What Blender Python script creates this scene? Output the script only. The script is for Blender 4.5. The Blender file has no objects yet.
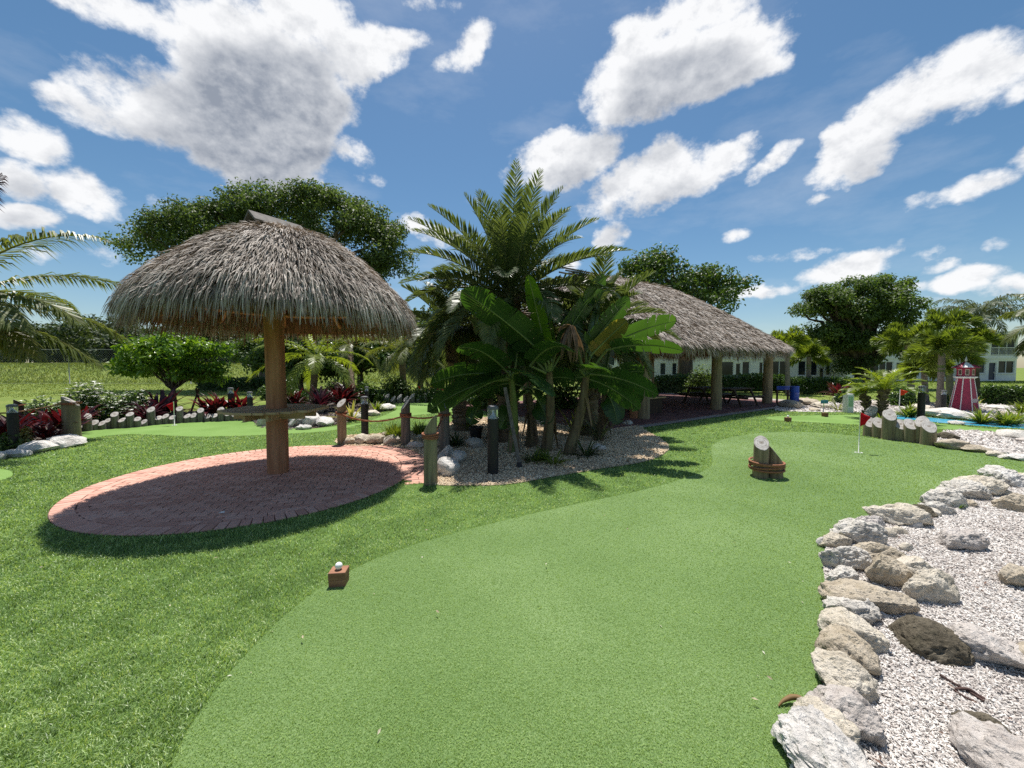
import bpy, bmesh, math, random
import numpy as np
from mathutils import Vector, Matrix
from mathutils.geometry import tessellate_polygon

scene = bpy.context.scene
COL = scene.collection
PI = math.pi
rng = np.random.default_rng(7)
random.seed(7)

# ------------------------------------------------------------------ camera
F = 386.0; CAMH = 1.65; HORIZ = 367.0
PITCH = math.atan((384.0 - HORIZ) / F)
cam = bpy.data.cameras.new("camera"); camo = bpy.data.objects.new("camera", cam); COL.objects.link(camo)
cam.sensor_fit = 'HORIZONTAL'; cam.sensor_width = 36.0; cam.lens = F / 1024.0 * 36.0
cam.clip_start = 0.05; cam.clip_end = 3000
camo.location = (0, 0, CAMH); camo.rotation_euler = (PI / 2 - PITCH, 0, 0)
scene.camera = camo
scene.render.resolution_x = 1024; scene.render.resolution_y = 768

def ray(px, py):
    x = (px - 512.0) / F; u = (384.0 - py) / F
    c, s = math.cos(PITCH), math.sin(PITCH)
    return (x, c + s * u, -s + c * u)
def G(px, py, z=0.0):
    d = ray(px, py); t = (z - CAMH) / d[2]
    return np.array((d[0] * t, d[1] * t, z))
def A(px, py, Y):
    d = ray(px, py); t = Y / d[1]
    return np.array((d[0] * t, Y, CAMH + d[2] * t))

# ------------------------------------------------------------------ object helpers
def tag(o, label=None, cat=None, group=None, kind=None):
    if label: o["label"] = label
    if cat: o["category"] = cat
    if group: o["group"] = group
    if kind: o["kind"] = kind
    return o
def thing(name, label, cat, loc=(0, 0, 0), group=None, rz=0.0):
    o = bpy.data.objects.new(name, None); COL.objects.link(o)
    o.empty_display_size = 0.1
    o.location = tuple(float(v) for v in loc); o.rotation_euler = (0, 0, rz)
    return tag(o, label, cat, group)
def copy_tree(o, parent=None):
    c = o.copy(); COL.objects.link(c)
    if parent is not None: c.parent = parent
    for ch in list(o.children): copy_tree(ch, c)
    return c
ORD = ("first second third fourth fifth sixth seventh eighth ninth tenth eleventh twelfth thirteenth fourteenth fifteenth sixteenth "
       "seventeenth eighteenth nineteenth twentieth twenty-first twenty-second twenty-third twenty-fourth twenty-fifth twenty-sixth "
       "twenty-seventh twenty-eighth twenty-ninth thirtieth thirty-first thirty-second thirty-third thirty-fourth").split()

def unit(v):
    v = np.asarray(v, float); n = np.linalg.norm(v, axis=-1, keepdims=True)
    return v / np.maximum(n, 1e-9)

class MB:
    """collects geometry; build() links it as one mesh object"""
    def __init__(self): self.V = []; self.F = []; self.A = []; self.n = 0
    def add(self, V, Fs, var=None):
        V = np.asarray(V, float).reshape(-1, 3)
        for f in Fs:
            f = np.asarray(f, np.int64)
            if f.size: self.F.append(f + self.n)
        self.V.append(V)
        if var is None: var = 0.5
        self.A.append(np.broadcast_to(np.asarray(var, float), (len(V),)).copy())
        self.n += len(V); return self
    def merge(self, other, M=None, off=None):
        for V, a in zip([np.concatenate(other.V)] if other.V else [], [np.concatenate(other.A)] if other.A else []):
            if M is not None: V = V @ np.array(M).T
            if off is not None: V = V + np.asarray(off)
            self.add(V, other.F, a)
    def box(self, c, s, rz=0.0, R=None, var=None):
        x, y, z = np.asarray(s, float) / 2
        V = np.array([(-x, -y, -z), (x, -y, -z), (x, y, -z), (-x, y, -z), (-x, -y, z), (x, -y, z), (x, y, z), (-x, y, z)])
        if R is None:
            ca, sa = math.cos(rz), math.sin(rz); R = np.array([(ca, -sa, 0), (sa, ca, 0), (0, 0, 1)])
        V = V @ np.asarray(R).T + np.asarray(c, float)
        return self.add(V, [[(0, 3, 2, 1), (4, 5, 6, 7), (0, 1, 5, 4), (1, 2, 6, 5), (2, 3, 7, 6), (3, 0, 4, 7)]], var)
    def beam(self, a, b, w, h, up=(0, 0, 1), var=None):
        a = np.asarray(a, float); b = np.asarray(b, float); d = b - a; L = np.linalg.norm(d); x = d / L
        y = unit(np.cross(up, x)); z = np.cross(x, y)
        return self.box((a + b) / 2, (L, w, h), R=np.stack([x, y, z], 1), var=var)
    def tube(self, pts, radii, n=8, cap=True, var=None, squash=None):
        P = np.asarray(pts, float); m = len(P); r = np.broadcast_to(np.asarray(radii, float), (m,))
        T = unit(np.gradient(P, axis=0)); ref = np.array((0, 0, 1.0)) if abs(T[0][2]) < 0.9 else np.array((1.0, 0, 0))
        X = unit(np.cross(T, ref)); Y = np.cross(T, X)
        a = np.arange(n) * 2 * PI / n
        V = P[:, None] + r[:, None, None] * (np.cos(a)[None, :, None] * X[:, None] + np.sin(a)[None, :, None] * Y[:, None])
        i = np.arange(m - 1)[:, None] * n; j = np.arange(n)[None]; k = (j + 1) % n
        q = np.stack([i + j, i + n + j, i + n + k, i + k], -1).reshape(-1, 4)[:, ::-1]
        Fs = [q]
        if cap: Fs += [np.arange(n)[None, :][:, ::1], (np.arange(n)[::-1] + (m - 1) * n)[None, :]]
        return self.add(V.reshape(-1, 3), Fs, var)
    def lathe(self, prof, n=16, c=(0, 0, 0), var=None, rot=0.0, caps=True):
        prof = np.asarray(prof, float); m = len(prof); a = np.arange(n) * 2 * PI / n + rot
        V = np.stack([prof[:, 0:1] * np.cos(a), prof[:, 0:1] * np.sin(a), np.repeat(prof[:, 1:2], n, 1)], -1) + np.asarray(c, float)
        i = np.arange(m - 1)[:, None] * n; j = np.arange(n)[None]; k = (j + 1) % n
        q = np.stack([i + j, i + k, i + n + k, i + n + j], -1).reshape(-1, 4)
        return self.add(V.reshape(-1, 3), [q] + ([np.arange(n)[None, ::-1], (np.arange(n) + (m - 1) * n)[None]] if caps else []), var)
    def build(self, name, mat, parent=None, smooth=False, loc=None, bevel=0.0, auto=None):
        me = bpy.data.meshes.new(name)
        V = np.concatenate(self.V) if self.V else np.zeros((0, 3))
        if loc is not None: V = V - np.asarray(loc)
        me.vertices.add(len(V)); me.vertices.foreach_set("co", V.astype(np.float32).ravel())
        if self.F:
            sizes = np.concatenate([np.full(len(f), f.shape[1], np.int64) for f in self.F])
            loops = np.concatenate([f.ravel() for f in self.F])
            me.loops.add(len(loops)); me.loops.foreach_set("vertex_index", loops.astype(np.int32))
            st = np.concatenate([[0], np.cumsum(sizes)[:-1]])
            me.polygons.add(len(sizes)); me.polygons.foreach_set("loop_start", st.astype(np.int32))
            me.polygons.foreach_set("use_smooth", np.full(len(sizes), bool(smooth)))
        at = me.attributes.new("var", 'FLOAT', 'POINT'); at.data.foreach_set("value", np.concatenate(self.A).astype(np.float32))
        me.update(calc_edges=True); me.validate()
        if smooth and auto: me.set_sharp_from_angle(angle=math.radians(auto))
        me.materials.append(mat)
        o = bpy.data.objects.new(name, me); COL.objects.link(o)
        if parent is not None: o.parent = parent
        elif loc is not None: o.location = tuple(float(v) for v in loc)
        if bevel:
            b = o.modifiers.new("bevel", 'BEVEL'); b.width = bevel; b.segments = 2; b.limit_method = 'ANGLE'
        return o

# ------------------------------------------------------------------ noise (numpy value noise)
def _h(ix, iy, iz, s):
    n = (ix * 374761393 + iy * 668265263 + iz * 2147483647 + s * 974711) & 0xFFFFFFFF
    n = ((n ^ (n >> 13)) * 1274126177) & 0xFFFFFFFF
    return ((n ^ (n >> 16)) & 0xFFFF) / 65535.0
def vnoise(P, s=0):
    P = np.asarray(P, float); I = np.floor(P).astype(np.int64); f = P - I; f = f * f * (3 - 2 * f)
    x, y, z = I[..., 0], I[..., 1], I[..., 2]; r = 0
    for dx in (0, 1):
        for dy in (0, 1):
            for dz in (0, 1):
                w = (f[..., 0] if dx else 1 - f[..., 0]) * (f[..., 1] if dy else 1 - f[..., 1]) * (f[..., 2] if dz else 1 - f[..., 2])
                r = r + w * _h(x + dx, y + dy, z + dz, s)
    return r
def fbm(P, o=4, s=0):
    r = 0; a = 0.5; P = np.asarray(P, float)
    for i in range(o): r = r + a * vnoise(P, s + i); P = P * 2.03 + 11.7; a *= 0.5
    return r

# ------------------------------------------------------------------ polygons
def smooth_poly(P, k=6, closed=True):
    P = np.asarray(P, float); n = len(P); out = []
    rngi = range(n if closed else n - 1)
    for i in rngi:
        p0 = P[(i - 1) % n] if closed or i > 0 else P[0]; p1 = P[i]; p2 = P[(i + 1) % n]
        p3 = P[(i + 2) % n] if closed or i + 2 < n else P[-1]
        for t in np.arange(k) / k:
            out.append(0.5 * ((2 * p1) + (-p0 + p2) * t + (2 * p0 - 5 * p1 + 4 * p2 - p3) * t * t + (-p0 + 3 * p1 - 3 * p2 + p3) * t ** 3))
    if not closed: out.append(P[-1])
    return np.array(out)
def inside(P, poly):
    x, y = P[:, 0], P[:, 1]; r = np.zeros(len(P), bool); n = len(poly); j = n - 1
    for i in range(n):
        xi, yi = poly[i]; xj, yj = poly[j]
        c = ((yi > y) != (yj > y)) & (x < (xj - xi) * (y - yi) / ((yj - yi) if yj != yi else 1e-9) + xi)
        r ^= c; j = i
    return r
def pxpoly(pts, k=6):
    return smooth_poly([G(*p)[:2] for p in pts], k) if k > 1 else np.array([G(*p)[:2] for p in pts])
def sheet(name, poly, z, mat, thick=0.0):
    V = [Vector((p[0], p[1], 0)) for p in poly]; tris = tessellate_polygon([V])
    m = MB(); T = np.array(tris)
    P = np.array([(p[0], p[1], z) for p in poly])
    a = P[T[:, 1]] - P[T[:, 0]]; b = P[T[:, 2]] - P[T[:, 0]]; cr = a[:, 0] * b[:, 1] - a[:, 1] * b[:, 0]
    T[cr < 0] = T[cr < 0][:, ::-1]
    m.add(P, [T])
    return tag(m.build(name, mat), kind="structure")

# ------------------------------------------------------------------ materials
class NT:
    def __init__(s, tree): s.t = tree; s.n = tree.nodes; s.l = tree.links
    def node(s, typ, ins=None, **kw):
        d = s.n.new(typ)
        for k, v in kw.items(): setattr(d, k, v)
        for k, v in (ins or {}).items():
            if isinstance(v, bpy.types.NodeSocket): s.l.new(v, d.inputs[k])
            else: d.inputs[k].default_value = v
        return d
    def math(s, op, a, b=None, c=None, clamp=False):
        d = s.n.new("ShaderNodeMath"); d.operation = op; d.use_clamp = clamp
        for i, v in enumerate((a, b, c)):
            if v is None: continue
            if isinstance(v, bpy.types.NodeSocket): s.l.new(v, d.inputs[i])
            else: d.inputs[i].default_value = v
        return d.outputs[0]
    def vmath(s, op, a, b=None, scale=None):
        d = s.n.new("ShaderNodeVectorMath"); d.operation = op
        for i, v in enumerate((a, b)):
            if v is None: continue
            if isinstance(v, bpy.types.NodeSocket): s.l.new(v, d.inputs[i])
            else: d.inputs[i].default_value = v
        if scale is not None:
            if isinstance(scale, bpy.types.NodeSocket): s.l.new(scale, d.inputs["Scale"])
            else: d.inputs["Scale"].default_value = scale
        return d.outputs["Value" if op in ("LENGTH", "DOT_PRODUCT") else "Vector"]
    def ramp(s, fac, stops, interp='LINEAR'):
        d = s.n.new("ShaderNodeValToRGB"); d.color_ramp.interpolation = interp
        while len(d.color_ramp.elements) < len(stops): d.color_ramp.elements.new(0.5)
        for e, (p, c) in zip(d.color_ramp.elements, stops): e.position = p; e.color = (*c[:3], 1)
        s.l.new(fac, d.inputs[0]); return d.outputs[0]
    def mix(s, f, a, b, typ='MIX'):
        d = s.n.new("ShaderNodeMix"); d.data_type = 'RGBA'; d.blend_type = typ
        for k, v in ((0, f), (6, a), (7, b)):
            if isinstance(v, bpy.types.NodeSocket): s.l.new(v, d.inputs[k])
            else: d.inputs[k].default_value = v if k == 0 else (*v[:3], 1)
        return d.outputs[2]
    def noise(s, vec, scale, detail=4, rough=0.55, dist=0.0):
        d = s.node("ShaderNodeTexNoise", {"Scale": scale, "Detail": detail, "Roughness": rough, "Distortion": dist})
        if vec is not None: s.l.new(vec, d.inputs["Vector"])
        return d.outputs["Fac"]
def mat(name):
    m = bpy.data.materials.new(name); m.use_nodes = True
    t = NT(m.node_tree); p = m.node_tree.nodes["Principled BSDF"]
    return m, t, p
def coords(t, which="Object"):
    return t.node("ShaderNodeTexCoord").outputs[which]
def var_attr(t):
    return t.node("ShaderNodeAttribute", attribute_name="var").outputs["Fac"]
def bump(t, p, h, strength=0.5, dist=0.02):
    b = t.node("ShaderNodeBump", {"Strength": strength, "Distance": dist, "Height": h}); t.l.new(b.outputs[0], p.inputs["Normal"])

def leafmat(name, cols, trans=0.35, rough=0.45, tcol=None, spec=0.35):
    m, t, p = mat(name)
    v = var_attr(t); n = len(cols)
    base = t.ramp(v, [(i / max(1, n - 1), c) for i, c in enumerate(cols)])
    nz = t.noise(coords(t), 3.0, 3)
    base = t.mix(0.35, base, t.mix(nz, tuple(c * 0.55 for c in cols[0]), tuple(min(1, c * 1.25) for c in cols[-1])))
    t.l.new(base, p.inputs["Base Color"]); p.inputs["Roughness"].default_value = rough
    p.inputs["Specular IOR Level"].default_value = spec
    tr = t.node("ShaderNodeBsdfTranslucent")
    tc = t.mix(1.0, base, tcol or (1.6, 1.5, 0.6), 'MULTIPLY'); t.l.new(tc, tr.inputs[0])
    mx = t.node("ShaderNodeMixShader", {0: trans}); t.l.new(p.outputs[0], mx.inputs[1]); t.l.new(tr.outputs[0], mx.inputs[2])
    t.l.new(mx.outputs[0], m.node_tree.nodes["Material Output"].inputs[0])
    return m
def noisemat(name, stops, scale=5.0, detail=6, rough=0.85, bstr=0.4, bdist=0.02, stretch=(1, 1, 1), bscale=None, spec=0.3, varmix=0.0, metal=0.0, coord="Object"):
    m, t, p = mat(name)
    c = t.vmath('MULTIPLY', coords(t, coord), stretch)
    if varmix:
        c = t.vmath('ADD', c, t.vmath('SCALE', (7.3, 3.1, 5.7), None, t.math('MULTIPLY', var_attr(t), 9.0)))
    f = t.noise(c, scale, detail, 0.6)
    if varmix: f = t.math('ADD', t.math('MULTIPLY', f, 1 - varmix), t.math('MULTIPLY', var_attr(t), varmix))
    col = t.ramp(f, stops); t.l.new(col, p.inputs["Base Color"])
    p.inputs["Roughness"].default_value = rough; p.inputs["Specular IOR Level"].default_value = spec; p.inputs["Metallic"].default_value = metal
    if bstr: bump(t, p, t.noise(c, bscale or scale * 3, 6, 0.65), bstr, bdist)
    return m
def plain(name, c, rough=0.5, metal=0.0, spec=0.4, wear=0.12, bstr=0.0):
    return noisemat(name, [(0.3, tuple(v * (1 - wear) for v in c)), (0.7, tuple(min(1, v * (1 + wear)) for v in c))], 9.0, 5, rough, bstr, 0.003, spec=spec, metal=metal)
# ------------------------------------------------------------------ sun and sky
SUN = unit(np.array((-0.02, 0.335, 0.94)))
sl = bpy.data.lights.new("sun", 'SUN'); sl.energy = 4.6; sl.angle = math.radians(0.53); sl.color = (1.0, 0.955, 0.89)
so = bpy.data.objects.new("sun", sl); COL.objects.link(so)
so.rotation_euler = Vector(-SUN).to_track_quat('-Z', 'Y').to_euler(); so.location = (0, 0, 30)

CLOUD_SEED = (4.6, 4.1, 9.2)
w = bpy.data.worlds.new("World"); scene.world = w; w.use_nodes = True
wt = NT(w.node_tree); w.node_tree.nodes.clear()
sky = wt.node("ShaderNodeTexSky", sky_type='NISHITA', sun_disc=False, sun_elevation=math.asin(SUN[2]), sun_rotation=math.atan2(SUN[0], SUN[1]),
              altitude=0.0, air_density=1.0, dust_density=0.45, ozone_density=2.0)
skyhsv = wt.node("ShaderNodeHueSaturation", {"Saturation": 1.18, "Hue": 0.492, "Value": 1.0, "Color": sky.outputs[0]})
bg = wt.node("ShaderNodeBackground", {"Color": skyhsv.outputs[0], "Strength": 0.067})
dirv = wt.vmath('NORMALIZE', wt.node("ShaderNodeTexCoord").outputs["Generated"])
sep = wt.node("ShaderNodeSeparateXYZ", {0: dirv})
az = wt.math('ARCTAN2', sep.outputs[0], sep.outputs[1]); el = wt.math('ARCSINE', sep.outputs[2])
ae = wt.node("ShaderNodeCombineXYZ", {0: az, 1: el}).outputs[0]
def wnoise(vec, sc, det, rough=0.6): return wt.node("ShaderNodeTexNoise", {"Vector": vec, "Scale": sc, "Detail": det, "Roughness": rough})
d2 = wt.vmath('ADD', wt.vmath('MULTIPLY', dirv, (1, 1, 1.35)), CLOUD_SEED)
wa = wnoise(d2, 5.0, 2).outputs["Color"]; wb = wnoise(d2, 16.0, 3).outputs["Color"]
warp = wt.vmath('ADD', wt.vmath('SCALE', wt.vmath('SUBTRACT', wa, (.5, .5, .5)), None, 0.05), wt.vmath('SCALE', wt.vmath('SUBTRACT', wb, (.5, .5, .5)), None, 0.035))
aew = wt.vmath('MULTIPLY', wt.vmath('ADD', ae, warp), (1, 1, 0))
def azel(px, py):
    d = unit(np.array(ray(px, py))); return math.atan2(d[0], d[1]), math.asin(d[2])
CLOUDS = [  # bearing given as picture position of the cloud's middle, radii, tilt, weight
    (262, 78, 118, 86, 0, 1.45), (250, 128, 100, 58, 0, 1.3), (190, 112, 118, 52, 0, 1.0), (335, 62, 95, 44, 12, .95), (248, 146, 92, 46, 0, 1.0), (108, 112, 70, 30, 0, .75), (392, 48, 46, 22, 20, .8), (310, 20, 70, 40, 0, .9),
    (140, 18, 120, 32, 0, .85), (462, 48, 44, 24, 25, .72), (432, 6, 36, 18, 0, .6), (16, 130, 48, 30, 0, .8), (85, 192, 52, 29, -10, .85), (62, 100, 40, 20, 0, .6), (10, 172, 36, 22, 0, .6),
    (370, 181, 24, 12, 0, .6), (22, 214, 42, 15, 0, .6), (415, 225, 18, 11, 0, .65), (440, 237, 24, 15, 0, .65), (160, 205, 30, 12, 0, .35), (106, 255, 30, 9, 0, .45), (345, 150, 40, 18, -20, .55),
    (648, 80, 84, 50, 8, 1.1), (722, 60, 78, 48, 4, 1.05), (608, 96, 46, 40, 0, .85), (690, 18, 78, 30, 0, .85), (770, 66, 30, 18, 0, .6),
    (566, 156, 68, 38, 10, 1.0), (652, 178, 80, 36, 10, 1.0), (712, 168, 52, 26, 12, .8), (622, 206, 56, 16, 0, .7), (772, 164, 44, 13, 25, .62), (612, 236, 26, 18, 30, .75), (606, 262, 16, 10, 0, .6),
    (932, 98, 96, 46, 8, 1.1), (872, 138, 78, 38, 26, 1.0), (985, 82, 62, 34, 0, .95), (1030, 84, 40, 26, 0, .7), (835, 165, 36, 18, 18, .75),
    (810, 197, 24, 9, 8, .62), (964, 190, 58, 16, 8, .72), (930, 196, 24, 10, 0, .5), (806, 105, 16, 9, 0, .35),
    (846, 268, 66, 19, 5, .9), (880, 258, 36, 12, 12, .7), (925, 255, 34, 8, 18, .5), (964, 274, 50, 15, 0, .85), (1004, 240, 26, 9, 0, .6), (1012, 280, 40, 14, 0, .7), (790, 255, 46, 7, 4, .3), (900, 284, 36, 9, 0, .6),
    (905, 300, 40, 8, 4, .55), (770, 290, 50, 8, 3, .5), (940, 262, 26, 8, 6, .6), (730, 235, 22, 7, 6, .5), (560, 262, 24, 9, 0, .5), (60, 250, 46, 10, 0, .55), (300, 190, 30, 12, 0, .5), (470, 200, 22, 9, 0, .45), (1090, 150, 80, 40, 0, .9), (1120, 240, 60, 20, 0, .8), (-60, 90, 70, 50, 0, .9), (-70, 230, 60, 24, 0, .7)]
def cloud_mass(vec):
    """summed cloud bodies over (azimuth, elevation), each with a flatter underside"""
    acc = None
    for (cx, cy, rx, ry, tilt, wgt) in CLOUDS:
        wgt = wgt if wgt > .9 else wgt * .9
        a0, e0 = azel(cx, cy)
        ax = azel(cx + rx * 0.7, cy)[0]; a_ = azel(cx - rx * 0.7, cy)[0]; ey = azel(cx, cy - ry * 0.7)[1]; e_ = azel(cx, cy + ry * 0.7)[1]
        ra = (ax - a_) / 1.4; re = (ey - e_) / 1.4
        mp = wt.node("ShaderNodeMapping", {"Vector": vec, "Location": (a0, e0, 0), "Rotation": (0, 0, math.radians(tilt)), "Scale": (ra, re, 1)}, vector_type='TEXTURE')
        c = wt.math('MULTIPLY_ADD', wt.vmath('DOT_PRODUCT', mp.outputs[0], mp.outputs[0]), -wgt, wgt)
        acc = c if acc is None else wt.math('SMOOTH_MAX', acc, c, 0.18)
    return acc
acc = cloud_mass(aew)
acc_up = cloud_mass(wt.vmath('ADD', aew, (0.0, 0.075, 0)))          # how much cloud lies between here and the high sun
# unseen clouds from noise, added behind and overhead for the lighting
behind = wt.math('SMOOTH_MIN', wt.math('MULTIPLY_ADD', sep.outputs[1], -2.0, -0.1), 0.25, 0.2)
fb = wt.math('MULTIPLY', wt.math('SUBTRACT', wnoise(d2, 2.6, 3).outputs["Fac"], 0.5), 4.0)
acc = wt.math('MAXIMUM', acc, wt.math('MINIMUM', fb, behind))
def billow(vec):
    v = wt.node("ShaderNodeTexVoronoi", {"Vector": vec, "Scale": 10.0, "Detail": 2.0, "Roughness": 0.5, "Lacunarity": 2.3}, feature='F1', normalize=True)
    return wt.math('SUBTRACT', 0.40, v.outputs["Distance"])
vw = wt.vmath('ADD', d2, wt.vmath('SCALE', wt.vmath('SUBTRACT', wb, (.5, .5, .5)), None, 0.05))
bl = billow(vw)
n1 = wnoise(d2, 9.0, 11, 0.64).outputs["Fac"]
lump = wt.math('ADD', wt.math('MULTIPLY', bl, 0.7), wt.math('MULTIPLY', wt.math('SUBTRACT', n1, 0.5), 2.15))
dens = wt.math('ADD', wt.math('ADD', lump, -0.20), acc)
alpha = wt.node("ShaderNodeMapRange", {0: dens, 1: 0.0, 2: 0.52, 3: 0.0, 4: 1.0}, interpolation_type='SMOOTHSTEP').outputs[0]
wisp = wt.node("ShaderNodeMapRange", {0: wnoise(wt.vmath('MULTIPLY', dirv, (1, 1, 3)), 3.4, 6, 0.6).outputs["Fac"], 1: 0.5, 2: 0.8, 3: 0.0, 4: 0.2}).outputs[0]
alpha = wt.math('MAXIMUM', wt.math('MULTIPLY', alpha, 0.98), wisp)
grey = wt.node("ShaderNodeMapRange", {0: wt.math('MULTIPLY_ADD', lump, 0.42, wt.math('MULTIPLY_ADD', acc_up, 0.62, wt.math('MULTIPLY', acc, 0.40))), 1: 0.26, 2: 1.08, 3: 0.0, 4: 0.58}, interpolation_type='SMOOTHSTEP').outputs[0]
n_up = wnoise(wt.vmath('ADD', d2, (-0.006, 0.0, 0.022)), 9.0, 6, 0.62).outputs["Fac"]
relief = wt.math('MULTIPLY', wt.math('SUBTRACT', n1, n_up), 1.3)
bright = wt.math('ADD', wt.math('SUBTRACT', 1.0, grey), relief)
bright = wt.math('MINIMUM', wt.math('MAXIMUM', bright, 0.30), 1.05)
ccol = wt.mix(wt.node("ShaderNodeMapRange", {0: bright, 1: 0.30, 2: 1.0, 3: 0.0, 4: 1.0}).outputs[0], (0.31, 0.345, 0.41), (1.0, 1.0, 1.0))
cbg = wt.node("ShaderNodeBackground", {"Color": wt.mix(1.0, ccol, (8.5, 8.55, 8.65), 'MULTIPLY'), "Strength": 0.075})
mxs = wt.node("ShaderNodeMixShader", {0: alpha}); wt.l.new(bg.outputs[0], mxs.inputs[1]); wt.l.new(cbg.outputs[0], mxs.inputs[2])
wo = wt.node("ShaderNodeOutputWorld"); wt.l.new(mxs.outputs[0], wo.inputs[0])

scene.view_settings.view_transform = 'Standard'; scene.view_settings.look = 'None'
scene.view_settings.exposure = 0.62; scene.view_settings.gamma = 1.0; scene.view_settings.use_curve_mapping = False
scene.cycles.max_bounces = 7; scene.cycles.diffuse_bounces = 3; scene.cycles.transmission_bounces = 4; scene.cycles.transparent_max_bounces = 6
scene.cycles.use_denoising = False
scene.cycles.sample_clamp_indirect = 6.0

# ------------------------------------------------------------------ ground materials
def groundmat(name, stops, s1, s2, bstr, bdist=0.01, mixw=0.5, rough=0.9, s3=0.5):
    m, t, p = mat(name); c = coords(t)
    big = t.noise(c, s1, 4); fine = t.noise(c, s2, 5, 0.7); patch = t.noise(c, s3, 3)
    f = t.math('ADD', t.math('MULTIPLY', big, 1 - mixw), t.math('MULTIPLY', fine, mixw))
    f = t.math('ADD', f, t.math('MULTIPLY_ADD', patch, 0.28, -0.14))
    t.l.new(t.ramp(f, stops), p.inputs["Base Color"]); p.inputs["Roughness"].default_value = rough; p.inputs["Specular IOR Level"].default_value = 0.2
    if bstr: bump(t, p, fine, bstr, bdist)
    return m
M_lawn = groundmat("natural_lawn", [(0.3, (0.085, 0.125, 0.022)), (0.5, (0.135, 0.185, 0.032)), (0.7, (0.21, 0.235, 0.06))], 0.35, 9.0, 0.8, 0.05, 0.45)
M_turfbase = groundmat("turf_backing", [(0.3, (0.05, 0.10, 0.022)), (0.55, (0.115, 0.20, 0.05)), (0.75, (0.19, 0.28, 0.09))], 3.0, 70.0, 0.9, 0.02, 0.6)
M_green = groundmat("putting_turf", [(0.32, (0.056, 0.112, 0.024)), (0.5, (0.122, 0.200, 0.060)), (0.66, (0.22, 0.305, 0.13))], 0.6, 110.0, 0.9, 0.008, 0.80, 0.8, 0.3)
_p = M_green.node_tree.nodes["Principled BSDF"]; _p.inputs["Sheen Weight"].default_value = 0.25; _p.inputs["Sheen Roughness"].default_value = 0.45; _p.inputs["Sheen Tint"].default_value = (0.75, 1.0, 0.55, 1)
M_green2 = groundmat("putting_turf_far", [(0.28, (0.095, 0.18, 0.030)), (0.5, (0.14, 0.245, 0.055)), (0.72, (0.20, 0.31, 0.095))], 1.1, 90.0, 0.5, 0.006, 0.55, 0.8)
M_shellbed = groundmat("shell_bed", [(0.3, (0.30, 0.26, 0.24)), (0.5, (0.55, 0.51, 0.48)), (0.7, (0.78, 0.76, 0.74))], 6.0, 55.0, 1.0, 0.02, 0.7)
M_gravelbed = groundmat("gravel_bed", [(0.3, (0.22, 0.165, 0.115)), (0.5, (0.44, 0.35, 0.25)), (0.7, (0.62, 0.52, 0.39))], 6.0, 60.0, 1.0, 0.02, 0.7)
M_mulch = groundmat("mulch", [(0.3, (0.02, 0.012, 0.008)), (0.55, (0.06, 0.035, 0.022)), (0.75, (0.12, 0.08, 0.05))], 4.0, 40.0, 1.0, 0.03, 0.7)
M_pave = groundmat("path_concrete", [(0.3, (0.24, 0.21, 0.18)), (0.7, (0.40, 0.36, 0.32))], 1.0, 60.0, 0.3, 0.005, 0.5)
M_sandjoint = groundmat("joint_sand", [(0.3, (0.07, 0.045, 0.038)), (0.7, (0.13, 0.09, 0.075))], 5.0, 90.0, 0.3, 0.005, 0.5)
M_water = plain("painted_blue_stream", (0.045, 0.30, 0.46), 0.25, wear=0.25, bstr=0.3)

# ------------------------------------------------------------------ ground sheets
def ground():
    xs = np.concatenate([np.linspace(-900, -90, 10), np.linspace(-80, 90, 86), np.linspace(100, 900, 10)])
    ys = np.concatenate([np.linspace(-300, -20, 6), np.linspace(-10, 30, 11), np.linspace(32, 80, 33), np.linspace(90, 1500, 16)])
    X, Y = np.meshgrid(xs, ys); Z = np.full(X.shape, -0.02)
    sx = np.clip((-6 - X) / 18.0, 0, 1); sx = sx * sx * (3 - 2 * sx)
    sy = np.clip((Y - 38.5) / 16.0, 0, 1); sy = sy * sy * (3 - 2 * sy)
    Z += sx * sy * (2.05 + 0.35 * (fbm(np.stack([X * .12, Y * .12, X * 0], -1), 3) - .5))
    V = np.stack([X, Y, Z], -1).reshape(-1, 3); n = len(xs); i = np.arange(len(ys) - 1)[:, None] * n; j = np.arange(n - 1)[None]
    m = MB(); m.add(V, [np.stack([i + j, i + j + 1, i + n + j + 1, i + n + j], -1).reshape(-1, 4)])
    return tag(m.build("ground", M_lawn, smooth=True), kind="structure")
ground()
def berm_z(x, y):
    sx = np.clip((-6 - x) / 18.0, 0, 1); sx = sx * sx * (3 - 2 * sx); sy = np.clip((y - 38.5) / 16.0, 0, 1); sy = sy * sy * (3 - 2 * sy)
    return -0.02 + sx * sy * 2.05

# the synthetic turf field of the course
turf_poly = np.array([(-30, -6), (30, -6), (30, 10.4), (20, 10.9), (14, 13.2), (12.0, 15.6), (9, 14.4), (5.0, 13.0), (2.0, 14.5), (-2.0, 15.5), (-6, 19), (-9, 17), (-12.5, 11.6), (-16, 9.0), (-30, 8)])
sheet("turf_lawn", turf_poly, 0.0, M_turfbase)

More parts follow.
